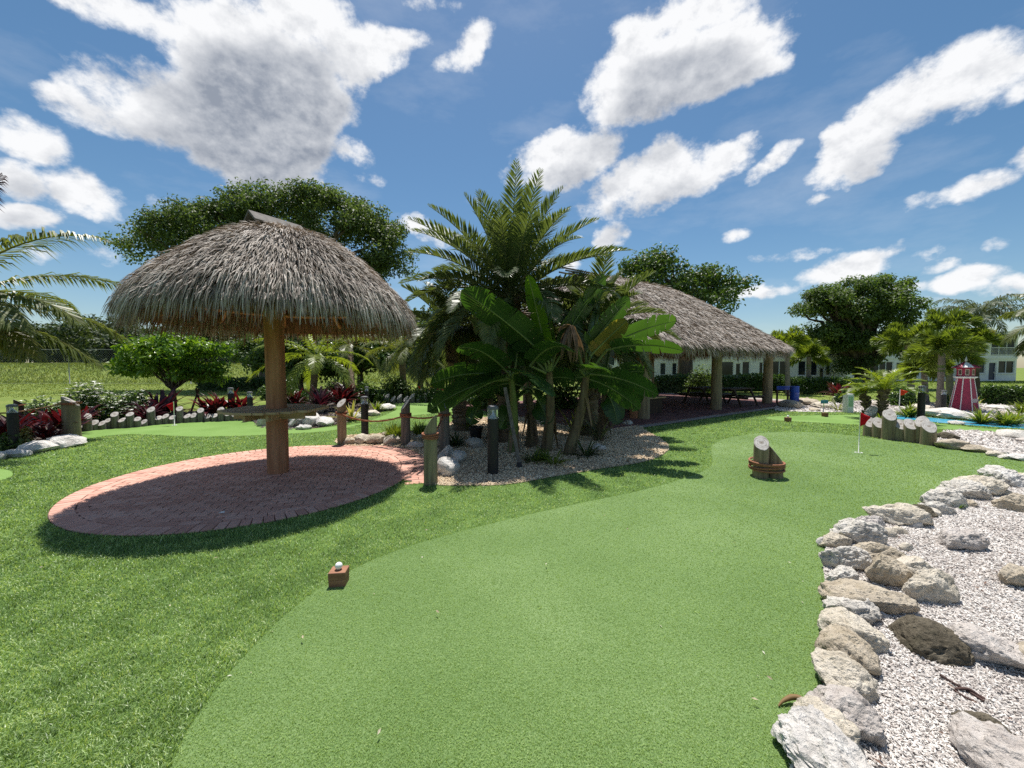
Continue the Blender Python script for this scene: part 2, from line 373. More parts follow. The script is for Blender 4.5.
green_px = [(150, 860), (172, 768), (198, 716), (240, 662), (290, 612), (340, 577), (400, 550), (480, 527), (560, 508), (640, 491), (690, 477), (711, 466), (712, 455), (713, 445), (735, 436.5), (780, 432), (830, 433.6),
            (870, 438), (905, 442.5), (945, 446), (985, 453), (1030, 461), (1100, 474), (1100, 492), (1030, 482), (985, 484), (950, 493), (905, 508), (862, 522), (832, 538), (824, 556), (830, 600), (832, 640), (826, 690), (812, 730), (796, 768), (770, 880)]
main_green = pxpoly(green_px, 5)
sheet("putting_green", main_green, 0.006, M_green)
hole2 = pxpoly([(766, 418.5), (775, 416.6), (810, 415.6), (850, 415), (880, 416), (905, 419), (940, 424), (985, 428.5), (1040, 433.5), (1080, 437), (1080, 442), (1030, 439), (990, 433.5), (940, 429), (900, 427), (870, 425.6), (820, 423), (782, 421)], 4)
sheet("putting_green_beyond", hole2, 0.006, M_green2)
left_green = pxpoly([(78, 440), (76, 434), (90, 430), (115, 428), (150, 425), (200, 422), (245, 420.5), (275, 426), (300, 429), (330, 427), (365, 422.5), (390, 413), (397, 408), (380, 404.5), (400, 401), (450, 401), (520, 402), (520, 407), (440, 413), (400, 417.5), (376, 421), (337, 430), (290, 434), (204, 437), (138, 434.6), (110, 436)], 4)
sheet("putting_green_left", left_green, 0.006, M_green2)
corner_green = pxpoly([(-60, 486), (-20, 470), (6, 470), (13, 475), (4, 480), (-20, 484)], 4)
sheet("putting_green_corner", corner_green, 0.006, M_green2)

shell_bed = pxpoly([(786, 790), (800, 745), (822, 690), (830, 640), (828, 600), (823, 560), (832, 540), (862, 524), (905, 510), (950, 495), (985, 486), (1030, 484), (1110, 492), (1250, 520), (1400, 620), (1400, 900), (1000, 1100), (760, 980)], 4)
sheet("shell_ground", shell_bed, 0.012, M_shellbed)
shell_strip = pxpoly([(937, 446), (940, 436), (948, 431.5), (975, 431.5), (1005, 434.5), (1040, 439), (1090, 446), (1090, 470), (1040, 461.5), (1010, 455), (985, 451), (960, 449)], 4)
sheet("shell_ground_strip", shell_strip, 0.010, M_shellbed)
back_shell = pxpoly([(776, 410.5), (780, 404.5), (800, 403), (830, 402), (860, 401), (900, 402), (960, 404.5), (1060, 409), (1060, 424), (1000, 421), (960, 419.5), (915, 415), (880, 413.5), (845, 412.4), (815, 412)], 4)
sheet("shell_ground_back", back_shell, 0.010, M_shellbed)
stream = pxpoly([(896, 415.8), (915, 416.2), (935, 418.6), (975, 422), (1035, 425), (1100, 429), (1100, 434), (1030, 429.6), (980, 426.4), (940, 423.2), (915, 420.4), (898, 419.3)], 4)
sheet("stream", stream, 0.016, M_water)

gravel_px = [(424, 484), (436, 485.5), (470, 486), (510, 484.5), (560, 476), (602, 469), (640, 463), (661, 456), (669, 447.5), (660, 438.5), (646, 431), (634, 425), (600, 421), (560, 419), (500, 417), (460, 421), (435, 427), (410, 432), (380, 434), (345, 436.5), (335, 441), (345, 446), (385, 446), (410, 450), (424, 458), (427, 470)]
gravel_poly = pxpoly(gravel_px, 4)
sheet("gravel_bed", gravel_poly, 0.009, M_gravelbed)
left_bed = pxpoly([(-60, 452), (0, 456.5), (30, 453), (60, 446), (77, 440), (78, 433), (90, 429.5), (115, 427.5), (150, 424.5), (200, 421.5), (245, 419.6), (262, 428), (300, 430), (345, 423), (385, 411), (394, 406), (372, 403), (395, 399), (460, 398), (460, 395), (330, 400), (240, 409), (150, 414), (60, 418), (-60, 424)], 4)
sheet("planting_bed", left_bed, 0.003, M_mulch)

# pavilion floor and its pale border
PB = np.array((11.4, 17.2)); PU = unit(np.array((0.81, 0.57))); PN = np.array((-PU[1], PU[0]))
def pav(u, n, z=0.0):
    q = PB + PU * u + PN * n; return np.array((q[0], q[1], z))
def pav_poly(u0, u1, n0, n1): return np.array([pav(u0, n0)[:2], pav(u1, n0)[:2], pav(u1, n1)[:2], pav(u0, n1)[:2]])
pavilion_rect = pav_poly(-11.8, 1.9, -0.75, 7.2)
sheet("pavilion_path", pav_poly(-11.8, 3.2, -1.05, 7.5), 0.013, M_pave)

# ------------------------------------------------------------------ brick paving as real pavers
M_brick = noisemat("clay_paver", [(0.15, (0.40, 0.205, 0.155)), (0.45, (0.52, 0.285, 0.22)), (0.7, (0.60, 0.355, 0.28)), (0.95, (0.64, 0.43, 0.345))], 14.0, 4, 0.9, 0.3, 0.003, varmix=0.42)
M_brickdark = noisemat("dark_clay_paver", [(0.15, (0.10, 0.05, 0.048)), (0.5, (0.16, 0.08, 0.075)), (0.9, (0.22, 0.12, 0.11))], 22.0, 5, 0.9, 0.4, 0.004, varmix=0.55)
PC = np.array((-3.74, 5.86)); PR = 2.17
def bricks(mb, cents, L, W, ang, h=0.03, z=0.0, gap=0.005):
    n = len(cents); c, s = np.cos(ang), np.sin(ang); hx = L / 2 - gap; hy = W / 2 - gap; ch = 0.004
    base = np.array([(-1, -1, 0), (1, -1, 0), (1, 1, 0), (-1, 1, 0)], float)
    rings = []
    for (ins, zz) in ((0, 0.0), (0, h - ch), (ch, h)):
        q = base * np.array((hx - ins, hy - ins, 0)); X = q[None, :, 0] * c[:, None] - q[None, :, 1] * s[:, None]; Y = q[None, :, 0] * s[:, None] + q[None, :, 1] * c[:, None]
        zt = z + zz + (rng.normal(0, 0.0012, (n, 1)) + rng.normal(0, 0.0008, (n, 4)) if zz else np.zeros((n, 4)))
        rings.append(np.stack([X + cents[:, 0:1], Y + cents[:, 1:2], zt], -1))
    V = np.concatenate(rings, 1); o = np.arange(n)[:, None] * 12; Fs = []
    for r in (0, 4):
        for k in range(4): Fs.append(o + np.array([[r + k, r + (k + 1) % 4, r + 4 + (k + 1) % 4, r + 4 + k]]))
    Fs.append(o + np.array([[8, 9, 10, 11]]))
    mb.add(V.reshape(-1, 3), Fs, np.repeat(rng.random(n), 12))
def patio():
    th = np.arange(96) * 2 * PI / 96
    disc = np.stack([PC[0] + PR * np.cos(th), PC[1] + PR * np.sin(th)], -1)
    base = sheet("patio", disc, 0.004, M_sandjoint)
    m = MB(); a0 = 0.28; ca, sa = math.cos(a0), math.sin(a0); L, W = 0.205, 0.1025; C = []; An = []
    C = []; An = []
    for r in range(-24, 25):                                   # running courses
        for q in range(-12, 13):
            x = (q + 0.5 * (r % 2)) * L; y = r * W
            if math.hypot(x, y) < 1.93: C.append((PC[0] + x * ca - y * sa, PC[1] + x * sa + y * ca)); An.append(a0)
    bricks(m, np.array(C), L, W, np.array(An), 0.028, -0.016)
    for rr, cnt, LL, WW, zz in ((1.905, 59, 0.1025, 0.203, -0.0145), (2.065, 125, 0.205, 0.1035, -0.014)):
        t = np.arange(cnt) * 2 * PI / cnt
        bricks(m, np.stack([PC[0] + rr * np.cos(t), PC[1] + rr * np.sin(t)], -1), LL, WW, t, 0.028, zz, 0.004)
    o = m.build("brick_pavers", M_brick); o.parent = base
    # landing that leads on between the roped posts
    lp = pxpoly([(352, 449), (352, 444.5), (385, 445), (408, 449), (424, 457), (428, 484), (410, 482), (380, 470)], 1)
    lb = sheet("patio_landing", lp, 0.0035, M_sandjoint); C = []; x0, y0 = lp.min(0) - .3; x1, y1 = lp.max(0) + .3
    a1 = 0.28; Q = []
    for r in range(-40, 40):
        for q in range(-25, 25):
            x = (q + 0.5 * (r % 2)) * L; y = r * W
            p = (-2.2 + x * math.cos(a1) - y * math.sin(a1), 7 + x * math.sin(a1) + y * math.cos(a1)); Q.append(p)
    Q = np.array(Q); lp2 = pxpoly([(345, 450), (345, 441), (385, 439), (420, 443), (440, 455), (434, 484.5), (410, 484), (380, 470)], 1); Q = Q[inside(Q, lp2) & (np.hypot(Q[:, 0] - PC[0], Q[:, 1] - PC[1]) > PR + 0.03)]
    m = MB(); bricks(m, Q, L, W, np.full(len(Q), a1), 0.026, -0.0185); b = m.build("brick_pavers", M_brick); b.parent = lb
    return disc, lp
disc_poly, landing_poly = patio()
def pavilion_floor():
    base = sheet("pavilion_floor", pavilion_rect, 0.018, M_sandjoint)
    Q = []
    for r in range(0, 69):
        for q in range(0, 60):
            u = -11.7 + (q + .5 * (r % 2)) * 0.23; n = -0.69 + r * 0.115
            if u < 1.8: Q.append(pav(u, n)[:2])
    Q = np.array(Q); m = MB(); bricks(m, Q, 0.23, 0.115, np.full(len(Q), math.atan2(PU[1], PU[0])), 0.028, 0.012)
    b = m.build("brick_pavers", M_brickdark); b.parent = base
pavilion_floor()

# ------------------------------------------------------------------ grass blades of the synthetic turf
M_blade = leafmat("turf_blade", [(0.04, 0.115, 0.016), (0.15, 0.30, 0.055), (0.31, 0.48, 0.14), (0.66, 0.76, 0.42)], 0.38, 0.42, (1.4, 1.35, 0.6), spec=0.45)
def blades(mb, P, h, w, lean, var):
    n = len(P); a = rng.random(n) * 2 * PI; b = rng.random(n) * 2 * PI
    side = np.stack([np.cos(a), np.sin(a), 0 * a], -1) * (w / 2)[:, None]; ln = np.stack([np.cos(b), np.sin(b), 0 * b], -1) * (lean * h)[:, None]
    up = np.zeros((n, 3)); up[:, 2] = h
    V = np.stack([P - side, P + side, P + up * .6 + ln * .35 + side * .8, P + up * .6 + ln * .35 - side * .8, P + up * np.sqrt(np.maximum(.1, 1 - .35 * lean[:, None])) + ln], 1)
    o = np.arange(n)[:, None] * 5
    mb.add(V.reshape(-1, 3), [o + np.array([[0, 1, 2, 3]]), o + np.array([[3, 2, 4]])], np.repeat(var, 5))
def turf():
    N = 620000
    Y = np.exp(rng.uniform(math.log(0.85), math.log(15.5), N)); X = rng.uniform(-1, 1, N) * (1.5 * Y + .5)
    P = np.stack([X, Y, np.zeros(N)], -1); q = P[:, :2]
    ok = inside(q, turf_poly)
    for poly in (main_green, hole2, left_green, corner_green, shell_bed, shell_strip, back_shell, gravel_poly, left_bed, landing_poly, stream): ok &= ~inside(q, poly)
    ok &= np.hypot(q[:, 0] - PC[0], q[:, 1] - PC[1]) > PR
    d = q - PB; u = d @ PU; nn = d @ PN; ok &= ~((u > -11.8) & (u < 3.2) & (nn > -1.05) & (nn < 7.5))
    P = P[ok]; Y = P[:, 1]; n = len(P)
    D = np.hypot(P[:, 0], P[:, 1])
    m = MB(); h = rng.uniform(0.020, 0.034, n) * np.clip(0.9 + D * 0.02, 1, 1.25); wd = np.maximum(0.0038, 0.00120 * D) * rng.uniform(.7, 1.3, n)
    clump = fbm(P * np.array((9, 9, 1)), 3, 5); big = fbm(P * np.array((.9, .9, 1)), 2, 9)
    var = np.clip(rng.normal(0.42, 0.30, n) + (clump - .44) * 1.1 + (big - .4) * .35, 0, 1)
    blades(m, P, h, wd, rng.uniform(0.25, 1.1, n), var)
    tag(m.build("grass", M_blade), kind="stuff")
turf()
M_pile = leafmat("short_pile", [(0.145, 0.255, 0.038), (0.25, 0.395, 0.082), (0.345, 0.50, 0.145), (0.52, 0.64, 0.29)], 0.36, 0.5, (1.4, 1.35, 0.6))
def pile():
    N = 700000
    Y = np.exp(rng.uniform(math.log(0.8), math.log(12.5), N)); X = rng.uniform(-1, 1, N) * (1.5 * Y)
    P = np.stack([X, Y, np.full(N, .006)], -1); ok = inside(P[:, :2], main_green) & ~inside(P[:, :2], shell_bed); P = P[ok]; n = len(P); D = np.hypot(P[:, 0], P[:, 1])
    clump = fbm(P * np.array((30, 30, 1)), 2, 5)
    m = MB(); blades(m, P, rng.uniform(.006, .011, n) * np.clip(.8 + .1 * D, 1, 1.5), np.maximum(.0022, .00095 * D) * rng.uniform(.6, 1.3, n), rng.uniform(.3, 1.6, n), np.clip(rng.normal(.38, .26, n) + (clump - .37) * .5, 0, 1))
    tag(m.build("green_pile", M_pile), kind="stuff")
pile()
M_field = leafmat("field_grass", [(0.08, 0.125, 0.02), (0.15, 0.215, 0.036), (0.23, 0.28, 0.06), (0.30, 0.32, 0.11)], 0.3, 0.6)
def field():
    N = 60000
    X = rng.uniform(-75, 2, N); Y = 21 + 38 * rng.random(N) ** 1.1
    P = np.stack([X, Y, berm_z(X, Y)], -1); P = P[(np.abs(X) < 1.55 * Y)]
    n = len(P); m = MB(); far = np.clip((P[:, 1] - 38.3) / 1.0, 0, 1)
    h = rng.uniform(.5, 1.2, n) * (0.07 + 0.22 * far); w = np.maximum(.03, P[:, 1] * .0016) * rng.uniform(.6, 1.3, n)
    var = np.clip(rng.normal(.5, .2, n) + (fbm(P * .25, 3) - .45) * .9, 0, 1)
    blades(m, P, h, w, rng.uniform(.2, .9, n), var)
    tag(m.build("field_grass", M_field), kind="stuff")
    m = MB(); N = 26000
    X = rng.uniform(12, 75, N); Y = rng.uniform(15, 47, N); P = np.stack([X, Y, X * 0 - .02], -1); P = P[(np.abs(X) < 1.5 * Y) & (X > 12.6 + (Y - 15) * .3)]
    n = len(P); blades(m, P, rng.uniform(.04, .09, n), np.maximum(.025, P[:, 1] * .0016), rng.uniform(.3, 1, n), np.clip(rng.normal(.4, .2, n), 0, 1))
    tag(m.build("far_lawn_grass", leafmat("lawn_blade", [(0.06, 0.12, 0.014), (0.12, 0.20, 0.025), (0.17, 0.25, 0.04)], .3, .5)), kind="stuff")
field()

# ------------------------------------------------------------------ loose shell and gravel
def chips(name, poly, N, size, zc, matr, flat=0.35, yr=None):
    lo, hi = poly.min(0), poly.max(0)
    if yr: hi[1] = min(hi[1], yr[1]); lo[1] = max(lo[1], yr[0])
    Y = np.exp(rng.uniform(math.log(lo[1]), math.log(hi[1]), N * 4)); X = rng.uniform(lo[0], hi[0], N * 4)
    q = np.stack([X, Y], -1); ok = inside(q, poly) & (np.abs(X) < 2.1 * Y + .6); q = q[ok][:N]; n = len(q)
    D = np.hypot(q[:, 0], q[:, 1]); s = rng.uniform(.55, 1.45, n) * np.maximum(size, D * size * .27)
    o6 = np.array([(1.15, 0, 0), (0, .5, 0), (-1.15, 0, 0), (0, -.5, 0), (0.1, 0.05, flat), (0, 0, -flat)])
    V = o6[None] * s[:, None, None] * rng.uniform(.65, 1.25, (n, 6, 1))
    ax = rng.normal(0, 1, (n, 3)); ax[:, 2] *= 2.5; R = np.zeros((n, 3, 3)); a = rng.random(n) * 2 * PI
    tx = rng.normal(0, .55, n); ty = rng.normal(0, .5, n)
    ca, sa, cx, sx, cy, sy = np.cos(a), np.sin(a), np.cos(tx), np.sin(tx), np.cos(ty), np.sin(ty); z0 = np.zeros(n); o1 = np.ones(n)
    Rz = np.stack([np.stack([ca, -sa, z0], -1), np.stack([sa, ca, z0], -1), np.stack([z0, z0, o1], -1)], 1)
    Rx = np.stack([np.stack([o1, z0, z0], -1), np.stack([z0, cx, -sx], -1), np.stack([z0, sx, cx], -1)], 1)
    Ry = np.stack([np.stack([cy, z0, sy], -1), np.stack([z0, o1, z0], -1), np.stack([-sy, z0, cy], -1)], 1)
    V = np.einsum('nij,nkj->nki', Rz @ Rx @ Ry, V)
    V[..., 0] += q[:, 0:1]; V[..., 1] += q[:, 1:2]; V[..., 2] += (zc + rng.random(n) * size * .6)[:, None]
    o = np.arange(n)[:, None] * 6; T = [(0, 1, 4), (1, 2, 4), (2, 3, 4), (3, 0, 4), (1, 0, 5), (2, 1, 5), (3, 2, 5), (0, 3, 5)]
    m = MB(); patch = fbm(np.stack([q[:, 0] * 1.6, q[:, 1] * 1.6, z0], -1), 3, 3)
    m.add(V.reshape(-1, 3), [o + np.array([t]) for t in T], np.repeat(np.clip(rng.beta(2.6, 1.5, n) + (patch - .45) * .5, 0, 1), 6))
    return tag(m.build(name, matr), kind="stuff")
def chipmat(name, stops):
    m, t, p = mat(name); t.l.new(t.mix(0.18, t.ramp(var_attr(t), stops), t.noise(coords(t), 40, 3)), p.inputs["Base Color"]); p.inputs["Roughness"].default_value = .8
    p.inputs["Specular IOR Level"].default_value = .25; return m
M_shell = chipmat("broken_shell", [(0.0, (0.17, 0.125, 0.105)), (0.3, (0.39, 0.33, 0.29)), (0.6, (0.57, 0.52, 0.47)), (1.0, (0.78, 0.75, 0.705))])
M_pebble = chipmat("river_gravel", [(0.0, (0.20, 0.125, 0.07)), (0.35, (0.54, 0.385, 0.225)), (0.7, (0.76, 0.585, 0.365)), (1.0, (0.87, 0.76, 0.56))])
chips("broken_shell", shell_bed, 135000, 0.0092, 0.018, M_shell, .3, (0.9, 7.0))
chips("broken_shell_strip", shell_strip, 5000, 0.0125, 0.016, M_shell, .3)
chips("broken_shell_back", back_shell, 5000, 0.0125, 0.016, M_shell, .3)
chips("gravel", gravel_poly, 30000, 0.0105, 0.014, M_pebble, .55)
chips("bark_mulch", left_bed, 9000, 0.014, 0.008, chipmat("bark_chip", [(0, (.02, .012, .008)), (.6, (.07, .04, .025)), (1, (.16, .11, .07))]), .3)

def litter(name, poly, N, sz, z, cols, yr):
    q = rng.uniform(0, 1, (N * 30, 2)); Y = yr[0] * (yr[1] / yr[0]) ** q[:, 1]; X = (q[:, 0] * 2 - 1) * 1.4 * Y; P = np.stack([X, Y], -1); P = P[inside(P, poly)][:N]; n = len(P)
    a = rng.random(n) * 6.28; d = np.stack([np.cos(a), np.sin(a), rng.normal(0, .12, n)], -1); s = np.stack([-np.sin(a), np.cos(a), rng.normal(0, .3, n)], -1); L = (sz * rng.uniform(.5, 1.5, n))[:, None]; c = np.concatenate([P, np.full((n, 1), z)], 1)
    V = np.stack([c - d * L, c + s * L * .32 + (0, 0, .004), c + d * L, c - s * L * .32], 1); m = MB(); m.add(V.reshape(-1, 3), [np.arange(n)[:, None] * 4 + np.arange(4)[None]], np.repeat(rng.random(n), 4))
    tag(m.build(name, leafmat(name + "_bits", cols, .1, .8)), kind="stuff")
litter("leaf_litter", main_green, 16, .009, .0135, [(.30, .24, .13), (.55, .50, .38), (.72, .70, .62)], (1.5, 9))
litter("turf_litter", turf_poly, 60, .013, .04, [(.20, .14, .07), (.38, .30, .17), (.62, .58, .48)], (1.5, 9))
litter("shell_litter", shell_bed, 130, .016, .036, [(.06, .035, .03), (.14, .08, .06), (.24, .16, .12)], (1.4, 7))
litter("gravel_litter", gravel_poly, 110, .03, .035, [(.08, .05, .03), (.20, .13, .07), (.32, .25, .14)], (4.5, 9.5))
# ------------------------------------------------------------------ timber and thatch materials
M_postwood = noisemat("weathered_post", [(0.25, (0.13, 0.10, 0.06)), (0.5, (0.24, 0.19, 0.12)), (0.75, (0.34, 0.28, 0.19))], 3.0, 8, .85, .6, .01, (7, 7, .5), 4.0)
M_greenpost = noisemat("treated_post", [(0.25, (0.11, 0.09, 0.055)), (0.5, (0.22, 0.185, 0.115)), (0.75, (0.33, 0.285, 0.19))], 3.0, 8, .85, .6, .01, (7, 7, .5), 4.0)
M_greypost = noisemat("grey_post", [(0.25, (0.07, 0.062, 0.055)), (0.5, (0.145, 0.13, 0.115)), (0.75, (0.24, 0.22, 0.195))], 3.0, 8, .9, .6, .01, (7, 7, .5), 4.0)
M_darkwood = noisemat("dark_stained_wood", [(0.25, (0.025, 0.016, 0.011)), (0.7, (0.07, 0.045, 0.03))], 3.0, 7, .7, .4, .006, (5, 5, .6), 4.0)
M_hutpost = noisemat("cypress_post", [(0.2, (0.17, 0.072, 0.036)), (0.5, (0.36, 0.165, 0.088)), (0.8, (0.50, 0.275, 0.165))], 2.6, 8, .8, .6, .012, (7, 7, .45), 4.0)
M_orangewood = noisemat("orange_timber", [(0.2, (0.22, 0.10, 0.035)), (0.5, (0.36, 0.18, 0.07)), (0.8, (0.46, 0.26, 0.12))], 2.6, 8, .75, .4, .01, (6, 6, .5), 4.0)
M_tablewood = noisemat("table_wood", [(0.2, (0.27, 0.18, 0.10)), (0.5, (0.44, 0.32, 0.19)), (0.8, (0.58, 0.46, 0.30))], 2.6, 8, .75, .4, .006, (.8, 7, 7), 4.0)
M_bark = noisemat("bark", [(0.25, (0.035, 0.027, 0.02)), (0.5, (0.09, 0.07, 0.05)), (0.75, (0.17, 0.14, 0.10))], 2.0, 8, .95, .9, .03, (4, 4, .8), 4.0)
M_palmbark = noisemat("palm_bark", [(0.25, (0.07, 0.05, 0.032)), (0.5, (0.16, 0.12, 0.08)), (0.75, (0.26, 0.21, 0.15))], 3.0, 8, .95, .9, .03, (1.2, 1.2, 5), 4.0)
def cutmat():
    m, t, p = mat("sawn_end"); c = coords(t); d = t.vmath('LENGTH', t.vmath('MULTIPLY', c, (1, 1, 1)))
    w_ = t.node("ShaderNodeTexNoise", {"Vector": c, "Scale": 14.0, "Detail": 5.0}).outputs[0]
    ring = t.math('SINE', t.math('MULTIPLY_ADD', w_, 9.0, t.math('MULTIPLY', d, 210.0)))
    core = t.node("ShaderNodeMapRange", {0: t.math('MULTIPLY_ADD', w_, .03, d), 1: 0.025, 2: 0.05, 3: 0, 4: 1}).outputs[0]
    v = t.math('MULTIPLY_ADD', ring, 0.13, t.math('MULTIPLY_ADD', w_, 0.8, 0.12))
    col = t.mix(core, (0.20, 0.17, 0.135), t.ramp(v, [(0.25, (0.19, 0.175, 0.155)), (0.5, (0.38, 0.355, 0.33)), (0.8, (0.54, 0.52, 0.49))]))
    t.l.new(col, p.inputs["Base Color"]); p.inputs["Roughness"].default_value = .85; bump(t, p, v, .3, .003); return m
M_cut = cutmat()
def thatchmat(name, stops):
    m, t, p = mat(name); v = var_attr(t); nz = t.noise(coords(t), 1.6, 4)
    f = t.math('ADD', v, t.math('MULTIPLY_ADD', nz, .5, -.25))
    t.l.new(t.ramp(f, stops), p.inputs["Base Color"]); p.inputs["Roughness"].default_value = .75; p.inputs["Specular IOR Level"].default_value = .3
    tr = t.node("ShaderNodeBsdfTranslucent", {0: (0.22, 0.13, 0.06, 1)}); mx = t.node("ShaderNodeMixShader", {0: .12})
    t.l.new(p.outputs[0], mx.inputs[1]); t.l.new(tr.outputs[0], mx.inputs[2]); t.l.new(mx.outputs[0], m.node_tree.nodes["Material Output"].inputs[0]); return m
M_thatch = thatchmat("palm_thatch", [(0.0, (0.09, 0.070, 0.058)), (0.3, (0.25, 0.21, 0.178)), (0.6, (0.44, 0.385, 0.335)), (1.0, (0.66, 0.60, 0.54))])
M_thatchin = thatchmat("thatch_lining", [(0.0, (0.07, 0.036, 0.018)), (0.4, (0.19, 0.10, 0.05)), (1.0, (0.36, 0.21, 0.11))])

def strands(mb, P, D, Nn, L, W, lift, droop, var):
    """flat tapered leaf strips: roots P, run down D over a roof with normal Nn"""
    n = len(P); side = unit(np.cross(D, Nn)); tw = rng.normal(0, .5, n)[:, None]; side = unit(side + Nn * tw) * (W / 2)[:, None]
    L = L[:, None]; lift = lift[:, None]; dn = np.zeros((n, 3)); dn[:, 2] = -1
    Mid = P + D * L * .55 + Nn * lift * .7; E = P + D * L * .95 + Nn * lift + dn * L * droop[:, None]
    V = np.stack([P - side, P + side, Mid + side, Mid - side, E + side * .25, E - side * .25], 1)
    o = np.arange(n)[:, None] * 6
    mb.add(V.reshape(-1, 3), [o + np.array([[0, 1, 2, 3]]), o + np.array([[3, 2, 4, 5]])], np.repeat(var, 6))

# ------------------------------------------------------------------ round thatched hut
HR = 0.985 * np.array([0, .25, .5, .75, 1.0, 1.25, 1.5, 1.68, 1.78, 1.83, 1.85]); HZ = np.array([3.70, 3.66, 3.585, 3.475, 3.32, 3.11, 2.875, 2.70, 2.56, 2.46, 2.36])
def hut():
    c = (-3.65, 5.95, 0.0); cc = np.array((0.18, 0.05, 0))
    t = thing("thatched_hut", "round palm-thatched hut on one central post over the brick circle", "hut", c)
    m = MB(); a = np.linspace(0, 1, 12)
    m.tube([(0.01 * math.sin(3 * k), 0.01 * math.cos(4 * k), 2.95 * k) for k in a], [0.148 - .018 * k + .004 * math.sin(9 * k) for k in a], 20)
    m.build("post", M_hutpost, t, smooth=True, auto=50)
    m = MB(); n = 33000                                          # outer thatch
    r = 1.84 * np.sqrt(rng.random(n)); a = rng.random(n) * 2 * PI
    r = np.minimum(r, 1.79)
    z = np.interp(r, HR, HZ); sl_ = np.interp(r + .03, HR, HZ) - np.interp(r - .03, HR, HZ)
    D = unit(np.stack([np.cos(a) * .06, np.sin(a) * .06, sl_], -1)); rad = np.stack([np.cos(a), np.sin(a), 0 * a], -1)
    tang = np.stack([-np.sin(a), np.cos(a), 0 * a], -1); Nn = unit(np.cross(tang, D)); Nn *= np.sign(Nn[:, 2:3] + 1e-6)
    D = unit(D + tang * rng.normal(0, .16, n)[:, None])
    P = np.stack([r * np.cos(a), r * np.sin(a), z], -1) + cc + Nn * rng.uniform(-.02, .045, n)[:, None]
    edge = np.clip((r - 1.3) / .5, 0, 1)
    L = rng.uniform(.13, .30, n); W = rng.uniform(.005, .014, n)
    strands(m, P, D, Nn, L, W, rng.uniform(.0, .075, n) * (.5 + 1.2 * vnoise(np.stack([a * 6, r * 4, 0 * a], -1), 8)), rng.uniform(0, .18, n) + edge * rng.uniform(.1, .45, n), np.clip(rng.beta(2.2, 2.0, n) + (vnoise(np.stack([a * 5, r * 5, 0 * a], -1), 6) - .5) * .5, 0, 1))
    n = 7500                                                    # shaggy fringe round the eave
    a = rng.random(n) * 2 * PI; r = rng.uniform(1.60, 1.79, n); z = np.interp(r, HR, HZ) - .03
    rad = np.stack([np.cos(a), np.sin(a), 0 * a], -1); tang = np.stack([-np.sin(a), np.cos(a), 0 * a], -1)
    D = unit(rad * rng.normal(.06, .13, n)[:, None] + tang * rng.normal(0, .16, n)[:, None] + np.array((0, 0, -1.0)))
    strands(m, np.stack([r * np.cos(a), r * np.sin(a), z], -1) + cc, D, rad, (rng.uniform(.07, .23, n) + .15 * np.cos(a - .3) ** 2 * rng.random(n)) * (.62 + 1.0 * vnoise(np.stack([a * 7, 0 * a, 0 * a], -1), 3)) * (.8 + .5 * vnoise(np.stack([a * 28, 0 * a, 0 * a], -1), 4)), rng.uniform(.006, .015, n), rng.uniform(0, .03, n), rng.uniform(0, .2, n), np.clip(rng.beta(2, 2.3, n), 0, 1))
    roof = m.build("thatch_roof", M_thatch, t)
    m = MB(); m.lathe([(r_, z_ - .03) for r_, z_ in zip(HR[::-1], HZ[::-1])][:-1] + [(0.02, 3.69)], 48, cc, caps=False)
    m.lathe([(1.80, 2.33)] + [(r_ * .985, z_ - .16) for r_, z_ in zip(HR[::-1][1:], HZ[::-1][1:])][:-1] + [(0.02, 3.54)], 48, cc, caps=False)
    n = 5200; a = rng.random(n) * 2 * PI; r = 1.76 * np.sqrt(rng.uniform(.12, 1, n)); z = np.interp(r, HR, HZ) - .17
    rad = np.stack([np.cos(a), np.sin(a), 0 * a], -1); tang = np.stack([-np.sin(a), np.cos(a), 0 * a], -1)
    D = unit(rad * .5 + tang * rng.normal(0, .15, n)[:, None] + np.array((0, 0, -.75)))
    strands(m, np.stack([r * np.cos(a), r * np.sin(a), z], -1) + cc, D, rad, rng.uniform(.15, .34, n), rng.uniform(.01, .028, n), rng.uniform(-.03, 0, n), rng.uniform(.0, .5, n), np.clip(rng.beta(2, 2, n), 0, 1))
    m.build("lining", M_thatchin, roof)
    for k in range(10):
        a = k * 2 * PI / 10 + .2; m = MB()
        m.tube([(.1 * math.cos(a), .1 * math.sin(a), 3.36), (.85 * math.cos(a) + .1, .85 * math.sin(a) + .05, 3.08), (1.62 * math.cos(a) + .1, 1.62 * math.sin(a) + .05, 2.42)], [.045, .042, .036], 8)
        m.build("rafter", M_orangewood, t, smooth=True, auto=50)
    m = MB(); th = np.linspace(0, 2 * PI, 41); m.tube(np.stack([1.36 * np.cos(th) + .1, 1.36 * np.sin(th) + .05, 0 * th + 2.60], -1), .035, 8, cap=False)
    m.build("purlin", M_orangewood, t, smooth=True)
    for k in range(0):
        a = k * PI / 2 + .55; m = MB(); m.beam((.13 * math.cos(a), .13 * math.sin(a), 1.98), (1.12 * math.cos(a) + .05, 1.12 * math.sin(a), 2.72), .06, .11)
        m.build("brace", M_orangewood, t, bevel=.006)
    cap = MB()                                                  # two boards folded over the peak
    for s in (-1, 1):
        x = unit(np.array((.55, .83, 0))); ydir = unit(np.array((.83 * s, -.55 * s, -.80)))
        cap.box(np.array((.12, -.08, 3.86)) + ydir * .125, (.74, .26, .03), R=np.stack([x, ydir, np.cross(x, ydir)], 1))
    cap.build("ridge_cap", noisemat("ridge_board", [(0.3, (.07, .062, .056)), (.7, (.19, .175, .16))], 4, 6, .85, .4, .005, (1, 6, 6)), t, bevel=.004)
